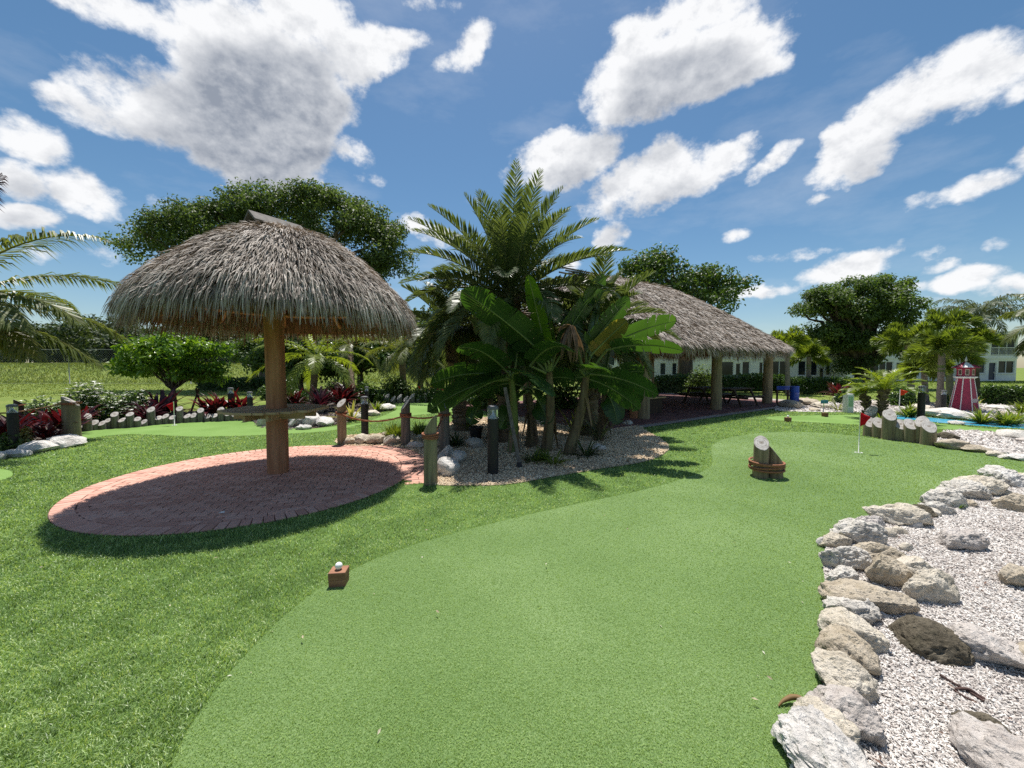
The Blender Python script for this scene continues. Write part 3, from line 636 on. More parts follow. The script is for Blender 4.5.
    # bar table fixed round the post
    tb = MB(); th = np.arange(12) * 2 * PI / 12 + .13
    for k in range(9):
        x0 = -.66 + k * .147; x1 = x0 + .142; xm = (abs(x0 + .071)); hw = math.sqrt(max(.04, .68 ** 2 - xm ** 2))
        tb.box((x0 + .071, 0, 1.00), (.142, 2 * hw, .036), var=k / 9)
    top = tb.build("table_top", M_tablewood, t, bevel=.004)
    ap = MB()
    for s in (-1, 1):
        ap.box((0, s * .165, .925), (1.06, .04, .11)); ap.box((s * .165, 0, .924), (.04, .98, .11))
    ap.build("support", M_tablewood, top, bevel=.004)
hut()

# ------------------------------------------------------------------ long thatched pavilion
def pavilion():
    org = pav(0, 0); t = thing("thatched_pavilion", "long open pavilion with steep palm-thatch roof on round posts", "pavilion", org, rz=math.atan2(PU[1], PU[0]))
    # local frame: x along the eave, y to the back
    for k, x in enumerate((0, -4.45, -8.9)):
        for y in (0, 6.0):
            m = MB(); m.tube([(x + .012 * math.sin(k + q * 4), y, 2.5 * q) for q in np.linspace(0, 1, 7)], [.20 - .03 * q for q in np.linspace(0, 1, 7)], 16)
            m.build("post", M_postwood, t, smooth=True, auto=50)
    for y in (0, 6.0):
        m = MB(); m.tube([(.4, y, 2.42), (-11.2, y, 2.42)], .09, 10); m.build("eave_beam", M_orangewood, t, smooth=True, auto=50)
    for x in (0, -4.45, -8.9):
        m = MB(); m.tube([(x, -.1, 2.56), (x, 6.1, 2.56)], .085, 10); m.build("tie_beam", M_orangewood, t, smooth=True, auto=50)
    X0, X1, Y0, Y1 = -12.0, .95, -.85, 6.85; H = 2.95; EZ = 2.28
    def zf(x, y):
        d1 = np.minimum(y - Y0, Y1 - y) / 3.95; d2 = np.minimum(X1 - x, x - X0) / 3.5
        k = 9.0; d = -np.log(np.exp(-k * d1) + np.exp(-k * d2) + np.exp(-k * 1.15)) / k
        d = np.clip(d + .03, -0.02, 1); return EZ + H * (1 - (1 - np.clip(d, 0, 1)) ** 1.12)
    def rounded(x, y):
        cx = np.maximum(np.maximum(X0 + 1.6 - x, x - (X1 - 1.6)), 0); cy = np.maximum(np.maximum(Y0 + 1.6 - y, y - (Y1 - 1.6)), 0); return np.hypot(cx, cy) < 1.6
    N = 44000; x = rng.uniform(X0, X1, N); y = np.where(rng.random(N) < .8, rng.uniform(Y0, 3.2, N), rng.uniform(3, Y1, N))
    ok = rounded(x, y); x, y = x[ok], y[ok]; n = len(x); e = .05
    gx = (zf(x + e, y) - zf(x - e, y)) / (2 * e); gy = (zf(x, y + e) - zf(x, y - e)) / (2 * e)
    Nn = unit(np.stack([-gx, -gy, np.ones(n)], -1)); g2 = gx ** 2 + gy ** 2; D = unit(np.stack([-gx, -gy, -g2], -1) + 1e-6)
    D = unit(D + np.cross(Nn, D) * rng.normal(0, .2, n)[:, None])
    m = MB(); P = np.stack([x, y, zf(x, y)], -1) + Nn * rng.uniform(-.02, .08, n)[:, None]
    strands(m, P, D, Nn, rng.uniform(.2, .44, n), rng.uniform(.012, .034, n), rng.uniform(0, .10, n), rng.uniform(0, .2, n), np.clip(rng.beta(2.2, 2.0, n), 0, 1))
    # fringe
    per = []; 
    for k in range(9000):
        s = rng.random() * 2 * ((X1 - X0) + (Y1 - Y0)); 
        if s < X1 - X0: p = (X0 + s, Y0)
        elif s < 2 * (X1 - X0): p = (X0 + s - (X1 - X0), Y1)
        elif s < 2 * (X1 - X0) + (Y1 - Y0): p = (X1, Y0 + s - 2 * (X1 - X0))
        else: p = (X0, Y0 + s - 2 * (X1 - X0) - (Y1 - Y0))
        per.append(p)
    per = np.array(per); cx = np.clip(per[:, 0], X0 + 1.6, X1 - 1.6); cy = np.clip(per[:, 1], Y0 + 1.6, Y1 - 1.6); dv = per - np.stack([cx, cy], -1); dl = np.linalg.norm(dv, axis=1, keepdims=True)
    inset = rng.uniform(0, .3, len(per))[:, None]
    q = np.stack([cx, cy], -1) + dv / dl * (np.minimum(dl, 1.6) - inset); out = np.concatenate([dv / dl, np.zeros((len(q), 1))], 1); n = len(q)
    D = unit(out * rng.normal(.18, .15, n)[:, None] + np.array((0, 0, -1.0)) + rng.normal(0, .1, (n, 3)))
    strands(m, np.concatenate([q, (zf(q[:, 0], q[:, 1]) + .02)[:, None]], 1), D, out, rng.uniform(.22, .58, n), rng.uniform(.012, .03, n), rng.uniform(0, .03, n), rng.uniform(0, .2, n), np.clip(rng.beta(2, 2.3, n), 0, 1))
    roof = m.build("thatch_roof", M_thatch, t)
    m = MB(); gx_ = np.linspace(X0, X1, 60); gy_ = np.linspace(Y0, Y1, 40); GX, GY = np.meshgrid(gx_, gy_)
    cx = np.clip(GX, X0 + 1.6, X1 - 1.6); cy = np.clip(GY, Y0 + 1.6, Y1 - 1.6); dx, dy = GX - cx, GY - cy; dd = np.maximum(np.hypot(dx, dy), 1e-6); f = np.minimum(1, 1.55 / np.maximum(dd, 1.55) )
    GX, GY = cx + dx * f, cy + dy * f
    for dz, fl in ((-.03, 0), (-.22, 1)):
        V = np.stack([GX, GY, zf(GX, GY) + dz], -1).reshape(-1, 3); i = np.arange(39)[:, None] * 60; j = np.arange(59)[None]
        Q = np.stack([i + j, i + j + 1, i + 61 + j, i + 60 + j], -1).reshape(-1, 4); m.add(V, [Q[:, ::-1] if fl else Q])
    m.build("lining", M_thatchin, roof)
    for k, x in enumerate(np.linspace(-10.6, -.6, 12)):
        for s in (-1, 1):
            m = MB(); m.tube([(x, 3 + s * .1, float(zf(np.array([x]), np.array([3.0]))[0]) - .3), (x, 3 + s * 3.7, 2.2)], .05, 7); m.build("rafter", M_orangewood, t, smooth=True, auto=50)
    for k in range(7):                                           # poles laid along the ridge
        s = (k - 3) * .17; m = MB(); z0 = 5.25 - abs(s) * .8
        m.tube([(-9.6, 3 + s, z0), (-6, 3 + s + .02, z0 + .015), (-2.6, 3 + s, z0 - .02)], .032, 7); m.build("ridge_pole", M_greypost, t, smooth=True, auto=50)
pavilion()
# timbers that stand by the pavilion's near corner
p = G(645, 419.5)
t = thing("timber_post", "square orange timber post with small box at the pavilion's banana end", "post", p)
m = MB(); m.box((0, 0, 1.2), (.2, .2, 2.4)); m.build("shaft", M_orangewood, t, bevel=.01)
m = MB(); m.box((.13, -.03, 1.18), (.06, .12, .2)); m.build("switch_box", plain("beige_box", (.45, .36, .27)), t, bevel=.008)
p = G(635, 419.0)
m = MB(); m.tube([(0, 0, 0), (.01, 0, 1.2), (0, 0, 2.4)], [.17, .165, .155], 16)
tag(m.build("timber_post", M_hutpost, smooth=True, loc=(0, 0, 0), auto=50), "round timber post partly behind banana leaves beside the square orange post", "post").location = tuple(p)

# ------------------------------------------------------------------ logs, roped posts, bollards
def log_geo(h, r, slope_dir, slope, n=18, wob=.03, lean=(0, 0)):
    """angle-cut round log: bark mesh + cut face mesh (local, base at origin)"""
    a = np.arange(n) * 2 * PI / n; w = 1 + wob * np.sin(3 * a + rng.random() * 6) + wob * .6 * rng.normal(0, 1, n)
    x, y = r * w * np.cos(a), r * w * np.sin(a); zt = h - slope * (x * slope_dir[0] + y * slope_dir[1])
    m = MB(); R = []
    for f in (0, .25, .5, .75, 1.0): R.append(np.stack([x * (1 - .05 * f) + lean[0] * zt * f, y * (1 - .05 * f) + lean[1] * zt * f, zt * f - .05 * (1 - f)], -1))
    V = np.concatenate(R); i = np.arange(4)[:, None] * n; j = np.arange(n)[None]; k = (j + 1) % n
    m.add(V, [np.stack([i + j, i + k, i + n + k, i + n + j], -1).reshape(-1, 4), (np.arange(n) + 4 * n)[None]])
    nrm = unit(np.array((slope * slope_dir[0], slope * slope_dir[1], 1.0)))
    top = R[-1]; c = top.mean(0); cut = MB(); rim = c + (top - c) * .955 + nrm * .004; rim0 = c + (top - c) * .985 + nrm * .001
    cut.add(np.concatenate([rim0, rim, [c + nrm * .004]]), [np.stack([j[0], k[0], k[0] + n, j[0] + n], -1), np.stack([j[0] + n, k[0] + n, np.full(n, 2 * n)], -1)])
    return m, cut, c
def make_log(px, ytop, ybase, wpx, label, group, mbark, slope_dir, slope, lean=(0, 0), name="edging_log"):
    b = G(px, ybase); r = wpx / 2 * b[1] / F * .98; b[1] += r * .8
    ctr = A(px, ytop, b[1])[2]; h = max(.12, ctr - slope * r * .85)
    m, cut, c = log_geo(h, r, slope_dir, slope, lean=lean)
    o = m.build(name, mbark, smooth=True, auto=40); o.location = tuple(b); tag(o, label, "log", group)
    cu = MB(); cu.V = [cut.V[0] - c]; cu.F = cut.F; cu.A = cut.A; cu.n = cut.n
    f = cu.build("cut_face", M_cut, o); f.location = tuple(c); return o
# right-hand group, from the flag outward
R_LOGS = [(870.5, 407, 422, 10, (-.8, -.6), 1.0, (.35, 0), "weathered log leaning behind the cut log group"),
    (873, 418, 437, 10.5, (-.5, -.87), .95, (0, 0), "short angle-cut log standing closest to the red flag"),
    (882, 418.5, 438.5, 10.5, (-.45, -.9), .95, (0, 0), "short angle-cut log second from the red flag"),
    (893, 410.5, 440.5, 11.5, (-.5, -.87), .95, (0, 0), "tallest angle-cut log of the group beside the flag"),
    (904, 420.5, 441.5, 11, (-.5, -.87), .85, (.02, 0), "low log with a chipped cut right after the tallest log"),
    (915, 420, 443, 12, (-.4, -.9), .85, (0, 0), "log with broad pale cut fourth from the shell strip"),
    (926, 417, 444, 11.5, (-.75, -.6), 1.0, (0, 0), "tall log with long slanted cut near the shell strip"),
    (933.5, 422, 446, 12.5, (-.45, -.9), .9, (0, 0), "stout log at the shell strip end of the group")]
for q in R_LOGS: make_log(q[0], q[1], q[2], q[3], q[7], "cut logs edging the green by the flag", M_greypost if q[0] < 872 else M_greenpost, q[4], q[5], q[6])
# long curved row
ROW = [(75.5, 421, 432.5, 6), (80.5, 424, 431.5, 6), (84.5, 413, 431.5, 8.5), (92, 419.5, 430.5, 7.5), (99.5, 420.5, 430, 7.5), (106, 418, 429, 6.5), (112.5, 411.5, 428.8, 7.5), (120, 417.5, 428.5, 7.5), (128, 411.8, 428, 7.5),
    (135.5, 416.5, 427.5, 7), (142, 419, 426.8, 6.5), (149, 406.5, 425.6, 8), (156.5, 415.5, 425, 7.2), (163.5, 413.5, 424.4, 7.2), (170.5, 415, 424, 7), (178, 406, 423.4, 7), (185.5, 413.5, 423, 7.2), (192, 412.5, 422.6, 6.5),
    (199, 407.5, 422.2, 7), (206, 413.5, 422, 7), (213, 413.2, 421.8, 7), (219.5, 406.8, 421.6, 7.2), (226.5, 411.6, 421.3, 6.5), (233, 411.5, 421, 6.5), (240, 407.5, 420.8, 7), (247.5, 412.5, 420.6, 6.5)]
for i, (x, yt, yb, wp) in enumerate(ROW):
    hh = (yb - yt); look = "tall" if hh > 14 else ("low" if hh < 9.5 else "short")
    sd = (.75, -.65) if i < 3 else ((.45, -.9) if i % 3 == 0 else (.1, -1.0) if i % 3 == 1 else (.3, -.95))
    make_log(x, yt + .8, yb, wp * .86, f"{look} angle-cut log, {ORD[i]} from the roped post in the curved edging row", "logs edging the green below the white flowers", M_greypost, unit(np.array(sd)), rng.uniform(.6, .9))
for i in range(9):
    x = 386 + i * 6.4; hgt = (9, 6.5, 8, 6, 8.5, 6.5, 9, 6.5, 8)[i]
    make_log(x, 403.2 - i * .25 - hgt, 404 - i * .25, 5.6, f"small grey log, {ORD[i]} from the light bollard in the distant edging row", "logs edging the distant green", M_greypost, unit(np.array((-.6, -.8))), 1.0)

M_rope = noisemat("manila_rope", [(0.25, (.16, .085, .045)), (.5, (.30, .17, .09)), (.8, (.45, .29, .17))], 60, 4, .9, .8, .004)
M_ropered = noisemat("red_brown_rope", [(0.25, (.15, .055, .03)), (.5, (.28, .11, .06)), (.8, (.40, .19, .11))], 60, 4, .9, .8, .004)
def twisted(mb, pts, r, turns=14.0):
    """three-strand rope along pts"""
    P = smooth_poly(pts, 14, False) if len(pts) > 2 else np.linspace(pts[0], pts[1], 40)
    T = unit(np.gradient(P, axis=0)); X = unit(np.cross(T, np.array((.13, .21, 1.0)))); Y = np.cross(T, X)
    s = np.concatenate([[0], np.cumsum(np.linalg.norm(np.diff(P, axis=0), axis=1))])
    for k in range(3):
        a = s * turns + k * 2 * PI / 3; mb.tube(P + r * .52 * (np.cos(a)[:, None] * X + np.sin(a)[:, None] * Y), r * .58, 6, var=k / 3)
def wraps(mb, c, r, z0, n, rr, squash=1.0):
    for k in range(n):
        th = np.linspace(0, 2 * PI, 37) + k * 1.7
        mb.tube(np.stack([c[0] + (r + rr * .8) * np.cos(th) * squash, c[1] + (r + rr * .8) * np.sin(th), z0 + k * rr * 1.85 + .006 * np.sin(th * 2 + k)], -1), rr, 7, cap=False, var=k / max(1, n))
POSTS = {}
def roped_post(key, px, ybase, ytop, wpx, mbark, sd, slope, label, coils, zrope, rr=.014):
    b = G(px, ybase); r = wpx / 2 * b[1] / F; b[1] += r * .8; top = A(px, ytop, b[1])[2]; h = top - slope * r * .9
    m, cut, c = log_geo(h, r, unit(np.array(sd)), slope, 22)
    o = m.build("roped_post", mbark, smooth=True, auto=40); o.location = tuple(b); tag(o, label, "post", "posts strung with rope round the patio")
    cu = MB(); cu.V = [cut.V[0] - c]; cu.F = cut.F; cu.A = cut.A; cu.n = cut.n; f = cu.build("cut_face", M_cut, o); f.location = tuple(c)
    wz = MB(); wraps(wz, (0, 0), r, zrope, coils, rr); wz.build("rope_wrap", M_ropered, o, smooth=True)
    POSTS[key] = (b, r, zrope)
roped_post("near", 429.5, 485.5, 416, 14, M_greenpost, (-.9, .35), 1.6, "green-tinted roped post with pointed top at the patio's gravel corner", 3, .66)
roped_post("mid", 444, 452.5, 403.5, 10.5, M_greypost, (.2, -.9), .45, "grey flat-topped roped post behind the pointed green one", 2, .72)
roped_post("dark", 405, 446, 399, 9.5, M_greypost, (-.8, -.5), 1.2, "dark grey roped post with slanted pale top beside low green shrub", 3, .62)
roped_post("brown", 340.5, 445, 399.5, 9, M_postwood, (-.35, -.9), .9, "brown roped post with pale angled top where bricks meet turf", 2, .66)
roped_post("left", 66.5, 439, 396.5, 13.5, M_postwood, (.8, .45), .8, "thick weathered roped post beside the red plants and white rocks", 2, .80)
roped_post("back", 16.5, 427, 399.5, 7, M_darkwood, (.4, .8), .8, "dark post rising behind the black light bollard at the red plants", 1, .60)
roped_post("out", -38, 441, 398, 12, M_postwood, (.5, -.6), .9, "roped post standing past the light bollard by the red plants", 2, .62)
def rope_between(a, b, sag, label, matr=M_rope, za=0, zb=0):
    (A0, ra, z0), (B0, rb, z1) = POSTS[a], POSTS[b]; p = A0 + np.array((0, -ra - .015, z0 + .02 + za)); q = B0 + np.array((0, -rb - .015, z1 + .02 + zb))
    pts = [p + (q - p) * t + np.array((0, 0, -sag * 4 * t * (1 - t))) for t in np.linspace(0, 1, 7)]
    m = MB(); twisted(m, np.array(pts), .017); tag(m.build("rope", matr, smooth=True), label, "rope", "ropes strung between the posts")
rope_between("brown", "dark", .14, "thick rope sagging from the brown post past the bollard to the dark post", M_ropered)
rope_between("dark", "mid", .06, "rope strung from the dark post to the grey flat-topped post", M_ropered)
rope_between("mid", "near", .07, "short rope strung from the flat-topped post to the pointed green post", M_ropered)
rope_between("left", "out", .10, "tan rope running from the thick weathered post past the black bollard")

M_black = plain("black_powder_coat", (.016, .015, .016), .6, wear=.2, bstr=.05)
M_silver = plain("satin_aluminium", (.55, .56, .57), .3, 1.0)
def glassmat():
    m, t, p = mat("clear_lens"); p.inputs["Base Color"].default_value = (.85, .9, .92, 1); p.inputs["Roughness"].default_value = .08; p.inputs["Transmission Weight"].default_value = .85; p.inputs["IOR"].default_value = 1.2; return m
M_lens = glassmat()
def bollard():
    t = thing("light_bollard", None, "bollard light"); r = .085
    m = MB(); m.lathe([(r * 1.12, -.03), (r * 1.12, .012), (r, .016), (r, .80), (r * .9, .803)], 24); m.build("column", M_black, t, smooth=True, auto=35)
    m = MB(); m.lathe([(r * .96, .805), (r * .96, .935)], 24); m.build("lens", M_lens, t, smooth=True, auto=35)
    m = MB(); m.lathe([(r * .85, .806), (r * .5, .85), (r * .18, .90), (.012, .934)], 20); m.build("reflector", M_silver, t, smooth=True, auto=35)
    m = MB(); m.lathe([(r * 1.02, .937), (r * 1.03, .965), (r * .9, .985), (r * .5, .998), (.004, 1.0)], 24); m.build("cap", plain("grey_cap", (.13, .13, .135), .35), t, smooth=True, auto=35)
    return t
B0 = bollard(); first = True
for px, yb, yt, lab in ((493, 474, 405, "black light bollard in the gravel beside the leaning prop"), (365, 437, 396, "black light bollard behind the sagging rope near the pale rocks"), (14.5, 449.5, 404, "black light bollard among red plants behind the tan rope"),
        (920.5, 423, 385.5, "black light bollard behind the cut logs by the blue stream"), (943, 414, 390, "small black bollard behind the light bollard and palm trunk"), (972, 411.5, 386.5, "black bollard half hidden behind the red lighthouse"),
        (231.5, 418, 387.5, "dark bollard farther from the hut post among the red plants"), (250.5, 421, 391.5, "dark bollard nearest the hut post behind the bar table"), (367, 410, 386.5, "distant bollard right behind the roped light bollard")):
    o = B0 if first else copy_tree(B0); first = False
    b = G(px, yb); o.location = tuple(b); h = A(px, yt, b[1])[2]; o.scale = (h if h < 1 else 1, h if h < 1 else 1, h); tag(o, lab, group="light bollards round the course")

# tied logs standing on the green as an obstacle
b = G(772, 479.5); b[1] += .1
t = thing("log_obstacle", "three logs bound with orange rope standing on the putting green", "obstacle", b)
for (dx, dy, r, h, sd, s) in ((-.10, .005, .105, .52, (-.35, -.9), .9), (.115, .0, .10, .34, (.9, -.25), 1.35), (-.02, .15, .10, .36, (-.8, .5), 1.2)):
    m, cut, c = log_geo(h, r, unit(np.array(sd)), s, 22); o = m.build("log", M_postwood, t, smooth=True, auto=40); o.location = (dx, dy, 0)
    cu = MB(); cu.V = [cut.V[0] - c]; cu.F = cut.F; cu.A = cut.A; cu.n = cut.n; f = cu.build("cut_face", M_cut, o); f.location = tuple(c)
m = MB()
for k in range(4):
    th = np.linspace(0, 2 * PI, 60); x = .228 * np.cos(th); y = .05 + .205 * np.sin(th) - .03 * np.cos(th) ** 2
    m.tube(np.stack([x * (1 + .02 * math.sin(k * 3)), y, .13 + k * .034 + .012 * np.sin(th + k * 2)], -1), .015, 8, cap=False, var=k / 4)
m.build("rope_wrap", noisemat("orange_rope", [(0.25, (.15, .06, .03)), (.5, (.28, .12, .065)), (.8, (.42, .23, .14))], 60, 4, .85, .8, .004), t, smooth=True)

# tee markers: stacked timber blocks, a ball on each
M_tee = noisemat("tee_block_wood", [(0.25, (.14, .065, .04)), (.5, (.26, .125, .075)), (.8, (.38, .20, .125))], 5, 6, .8, .3, .004, (1, 6, 6))
M_ball = plain("white_ball", (.78, .78, .77), .35, wear=.05)
def tee(px, yb, wpx, lab, ball, rz=.15):
    b = G(px, yb); w_ = wpx * b[1] / F; b[1] += w_ / 2
    t = thing("tee_marker", lab, "tee marker", b, "brown block tee markers", rz)
    m = MB(); m.box((0, 0, w_ * .22), (w_, w_ * .9, w_ * .5)); m.build("lower_block", M_tee, t, bevel=.004)
    m = MB(); m.box((0, 0, w_ * .715), (w_ * 1.03, w_ * .93, w_ * .48)); m.build("upper_block", M_tee, t, bevel=.005)
    if ball:
        m = MB(); r = w_ * .225; a = np.linspace(-PI / 2, PI / 2, 15); m.lathe([(max(.0005, r * math.cos(q)), r * math.sin(q)) for q in a], 24)
        o = m.build("golf_ball", M_ball, smooth=True); o.location = (b[0], b[1], w_ * .955 + r); tag(o, ball, "ball")
    return b, w_
tee(335.5, 588.5, 16.5, "brown two-block tee marker on the near turf edge", "white golf ball on the near tee marker", .12)
tee(789.4, 422, 4.6, "small brown tee marker at the distant green's end", "white ball on the distant green's tee marker")
sb, sw = tee(826.5, 417, 4.2, "small brown tee block under the blue sign", None)
t = thing("tee_sign", "small blue sign on thin stake above a tee block", "sign", sb + np.array((0, .06, 0)))
h = A(826, 402, sb[1])[2]; m = MB(); m.tube([(0, 0, sw), (0, 0, h)], .012, 8); m.build("stake", M_silver, t, smooth=True)
m = MB(); m.box((.02, 0, h), (.24, .02, .12)); m.build("panel", plain("blue_panel", (.06, .22, .36), .35), t, bevel=.004)

# flags
M_red = leafmat("red_flag_cloth", [(.42, .012, .018), (.55, .02, .028)], .35, .7, (1.3, .4, .4), spec=.1)
M_orange = leafmat("orange_flag_cloth", [(.55, .06, .02), (.65, .09, .03)], .35, .7, (1.3, .6, .4), spec=.1)
M_white = plain("white_paint", (.76, .76, .74), .5, wear=.05)
def flag(px, yb, yt, yf, wpx, lab, matr=M_red, side=1, tri=True):
    b = G(px, yb); t = thing("golf_flag", lab, "flag", b, "pin flags on the greens"); h = A(px, yt, b[1])[2]; hf = h - A(px, yf, b[1])[2]; wd = wpx * b[1] / F * side
    m = MB(); m.tube([(0, 0, -.02), (0, 0, h)], max(.006, .0009 * b[1]), 8); m.build("pole", M_white, t, smooth=True)
    m = MB(); nx, nz = 9, 7; V = []
    for i in range(nx):
        s = i / (nx - 1)
        for j in range(nz):
            q = j / (nz - 1); zt = h - .01 - hf * (.30 * s ** 1.3 + q * (.95 - .55 * s) * 1.0); V.append((wd * (s * (.95 - .25 * q)), .05 * math.sin(s * 5 + q * 2) * s, zt))
    F_ = [(i * nz + j, (i + 1) * nz + j, (i + 1) * nz + j + 1, i * nz + j + 1) for i in range(nx - 1) for j in range(nz - 1)]
    m.add(V, [F_], .6); o = m.build("cloth", matr, t, smooth=True); sd = o.modifiers.new("thickness", 'SOLIDIFY'); sd.thickness = .003
    m = MB(); m.lathe([(.06, .0), (.06, .012), (.045, .0125), (.045, .004)], 20); m.build("cup", M_white, t, smooth=True, auto=30)
flag(858.5, 453, 411.5, 427.5, 9, "red flag on thin white pin by the cut logs")
flag(174.5, 425.5, 401.5, 412, -6.5, "red flag before the curved log row beyond the hut", side=1)
flag(418, 400.5, 386, 391, 4, "small red flag on the distant green seen between posts", M_orange)
flag(899, 413, 389, 396, 7, "orange flag among plants behind the pygmy palm", M_orange)

# ------------------------------------------------------------------ model lighthouse
def lighthouse():
    b = G(963.5, 412.5); b[:2] *= 1 + .35 / b[1]; s = b[1] / F
    t = thing("model_lighthouse", "red and white wooden model lighthouse on the rock bed", "lighthouse", b)
    Mr = plain("red_paint", (.33, .03, .07), .45, wear=.18, bstr=.1); zt = A(963, 377.5, b[1])[2]; zl = A(963, 368, b[1])[2]; zr = A(963, 361.5, b[1])[2]; zf_ = A(963, 357, b[1])[2]
    r0, r1 = 10.6 * s, 5.8 * s; rot = PI / 8 + .1
    m = MB(); m.lathe([(r0, -.05), (r1, zt)], 8, rot=rot); m.build("tower", Mr, t)
    for k in range(8):
        a = rot + k * PI / 4; m = MB(); m.beam((r0 * math.cos(a), r0 * math.sin(a), 0), (r1 * math.cos(a), r1 * math.sin(a), zt - .005), .024, .018, up=(math.cos(a), math.sin(a), 0)); m.build("corner_trim", M_white, t, bevel=.003)
    m = MB(); m.lathe([(r1 * 1.1, zt - .03), (r1 * 1.45, zt + .003), (r1 * 1.45, zt + .035), (r1 * .9, zt + .037)], 8, rot=rot); m.build("gallery", M_white, t)
    m = MB(); m.lathe([(r1 * 1.12, zt + .038), (r1 * 1.12, zl)], 8, rot=rot); lan = m.build("lantern_room", Mr, t)
    for k in range(8):
        a = rot + (k + .5) * PI / 4; d = r1 * 1.12 * math.cos(PI / 8); m = MB(); R = np.array([(-math.sin(a), math.cos(a), 0), (math.cos(a), math.sin(a), 0), (0, 0, 1)]).T
        m.box((d * math.cos(a), d * math.sin(a), (zt + .04 + zl) / 2), (.10, .012, (zl - zt) * .62), R=R); wf = m.build("window", plain("lantern_frame", (.55, .50, .40), .5), lan)
        m = MB(); m.box(((d + .006) * math.cos(a), (d + .006) * math.sin(a), (zt + .04 + zl) / 2), (.07, .012, (zl - zt) * .46), R=R); m.build("pane", plain("lantern_pane", (.10, .07, .06), .15), wf)
    m = MB(); ro = r1 * 1.72; m.lathe([(ro, zl), (ro, zl + .02), (.025, zr)], 8, rot=rot); m.build("roof", Mr, t)
    for k in range(8):
        a = rot + (k + .5) * PI / 4; n_ = 8; aa, ab = a - PI / 8, a + PI / 8
        if k % 2 == 0:
            m = MB(); e = .006
            m.add([(ro * 1.012 * math.cos(aa), ro * 1.012 * math.sin(aa), zl + .028), (ro * 1.012 * math.cos(ab), ro * 1.012 * math.sin(ab), zl + .028), (.03 * math.cos(ab), .03 * math.sin(ab), zr + e), (.03 * math.cos(aa), .03 * math.sin(aa), zr + e),
                   (ro * .9 * math.cos(aa), ro * .9 * math.sin(aa), zl + .002), (ro * .9 * math.cos(ab), ro * .9 * math.sin(ab), zl + .002)], [[(0, 1, 2, 3)], [(1, 0, 4, 5)]]); m.build("roof_stripe", M_white, t)
    m = MB(); m.lathe([(.03, zr - .01), (.03, zr + .03), (.045, zr + .06), (.03, zr + .09), (.006, zf_ + .02)], 12); m.build("finial", M_white, t, smooth=True)
    a = rot + 5.5 * PI / 4; d = r0 * .82 * math.cos(PI / 8); R = np.array([(-math.sin(a), math.cos(a), 0), (math.cos(a), math.sin(a), 0), (0, 0, 1)]).T
    m = MB(); m.box((d * math.cos(a), d * math.sin(a), .42), (.17, .03, .15), R=R); m.build("plaque", plain("plaque", (.50, .42, .42), .5), t, bevel=.003)
lighthouse()

# ------------------------------------------------------------------ blue barrel, board, white cabinet, picnic tables
M_blue = plain("blue_plastic", (.014, .055, .30), .35, wear=.15)
b = G(794, 405); t = thing("barrel", "tall blue plastic barrel at the pavilion's far corner", "barrel", b); hb = A(794, 386.3, b[1])[2]; r = 4.0 * b[1] / F
m = MB(); m.lathe([(r * .95, 0), (r, .03), (r, hb * .33), (r * 1.04, hb * .35), (r, hb * .37), (r, hb * .66), (r * 1.04, hb * .68), (r, hb * .70), (r * .97, hb - .02)], 28); m.build("drum", M_blue, t, smooth=True, auto=40)
m = MB(); m.lathe([(r * 1.03, hb - .022), (r * 1.03, hb), (r * .95, hb + .004), (r * .93, hb - .012), (.01, hb - .012)], 28); m.build("lid", M_blue, t, smooth=True, auto=40)
b = G(783, 404); t = thing("rail_board", "blue horizontal board on posts reaching toward the barrel", "board", b); hb = A(783, 388, b[1])[2]
m = MB(); m.box((0, 0, hb), (.62, .05, .17)); m.build("board", M_blue, t, bevel=.006)
for dx in (-.24, .24):
    m = MB(); m.box((dx, .05, hb / 2), (.07, .05, hb)); m.build("leg", M_darkwood, t, bevel=.005)
b = G(850.5, 413); t = thing("utility_cabinet", "narrow white cabinet with green panel by the spiky plants", "cabinet", b, rz=.1); hc = A(850.5, 394.5, b[1])[2]; wd = 6.6 * b[1] / F
m = MB(); m.box((0, .1, hc / 2), (wd, .2, hc)); m.build("body", M_white, t, bevel=.006)
m = MB(); m.box((0, .1, hc + .008), (wd * 1.1, .225, .016)); m.build("lid", M_white, t, bevel=.004)
m = MB(); m.box((0, -.003, hc * .62), (wd * .72, .008, hc * .55)); m.build("panel", plain("green_panel", (.30, .47, .28), .45, wear=.2), t)
def picnic(b, rz, lab):
    t = thing("picnic_table", lab, "picnic table", b, "dark picnic tables under the pavilion", rz)
    m = MB()
    for k in range(5): m.box((0, -.3 + k * .15, .74), (1.8, .14, .04))
    m.build("table_top", M_darkwood, t, bevel=.004)
    for s in (-1, 1):
        m = MB(); m.box((0, s * .68, .45), (1.8, .14, .04)); m.box((0, s * .82, .451), (1.8, .13, .04)); m.build("bench_seat", M_darkwood, t, bevel=.004)
        m = MB(); x = s * .62; m.beam((x, -.32, .72), (x, -.66, .0), .05, .09, (1, 0, 0)); m.beam((x + .055, .32, .72), (x + .055, .66, 0), .05, .09, (1, 0, 0)); m.beam((x + .055, -.85, .40), (x + .055, .85, .40), .045, .085); m.beam((x, -.36, .69), (x, .36, .69), .045, .06)
        m.build("leg", M_darkwood, t, bevel=.004)
picnic(G(734, 406), .55, "dark picnic table between the two round pavilion posts")
picnic(G(704, 404), .55, "dark picnic table behind the pavilion's middle post")
b = G(657, 414.5); t = thing("counter_bench", "dark low counter with pale top beside the orange post", "counter", b, rz=.6)
m = MB(); m.box((0, .25, .28), (.72, .42, .56)); m.build("base", M_darkwood, t, bevel=.01)
m = MB(); m.box((0, .25, .585), (.95, .56, .05)); m.build("counter_top", M_tablewood, t, bevel=.006)

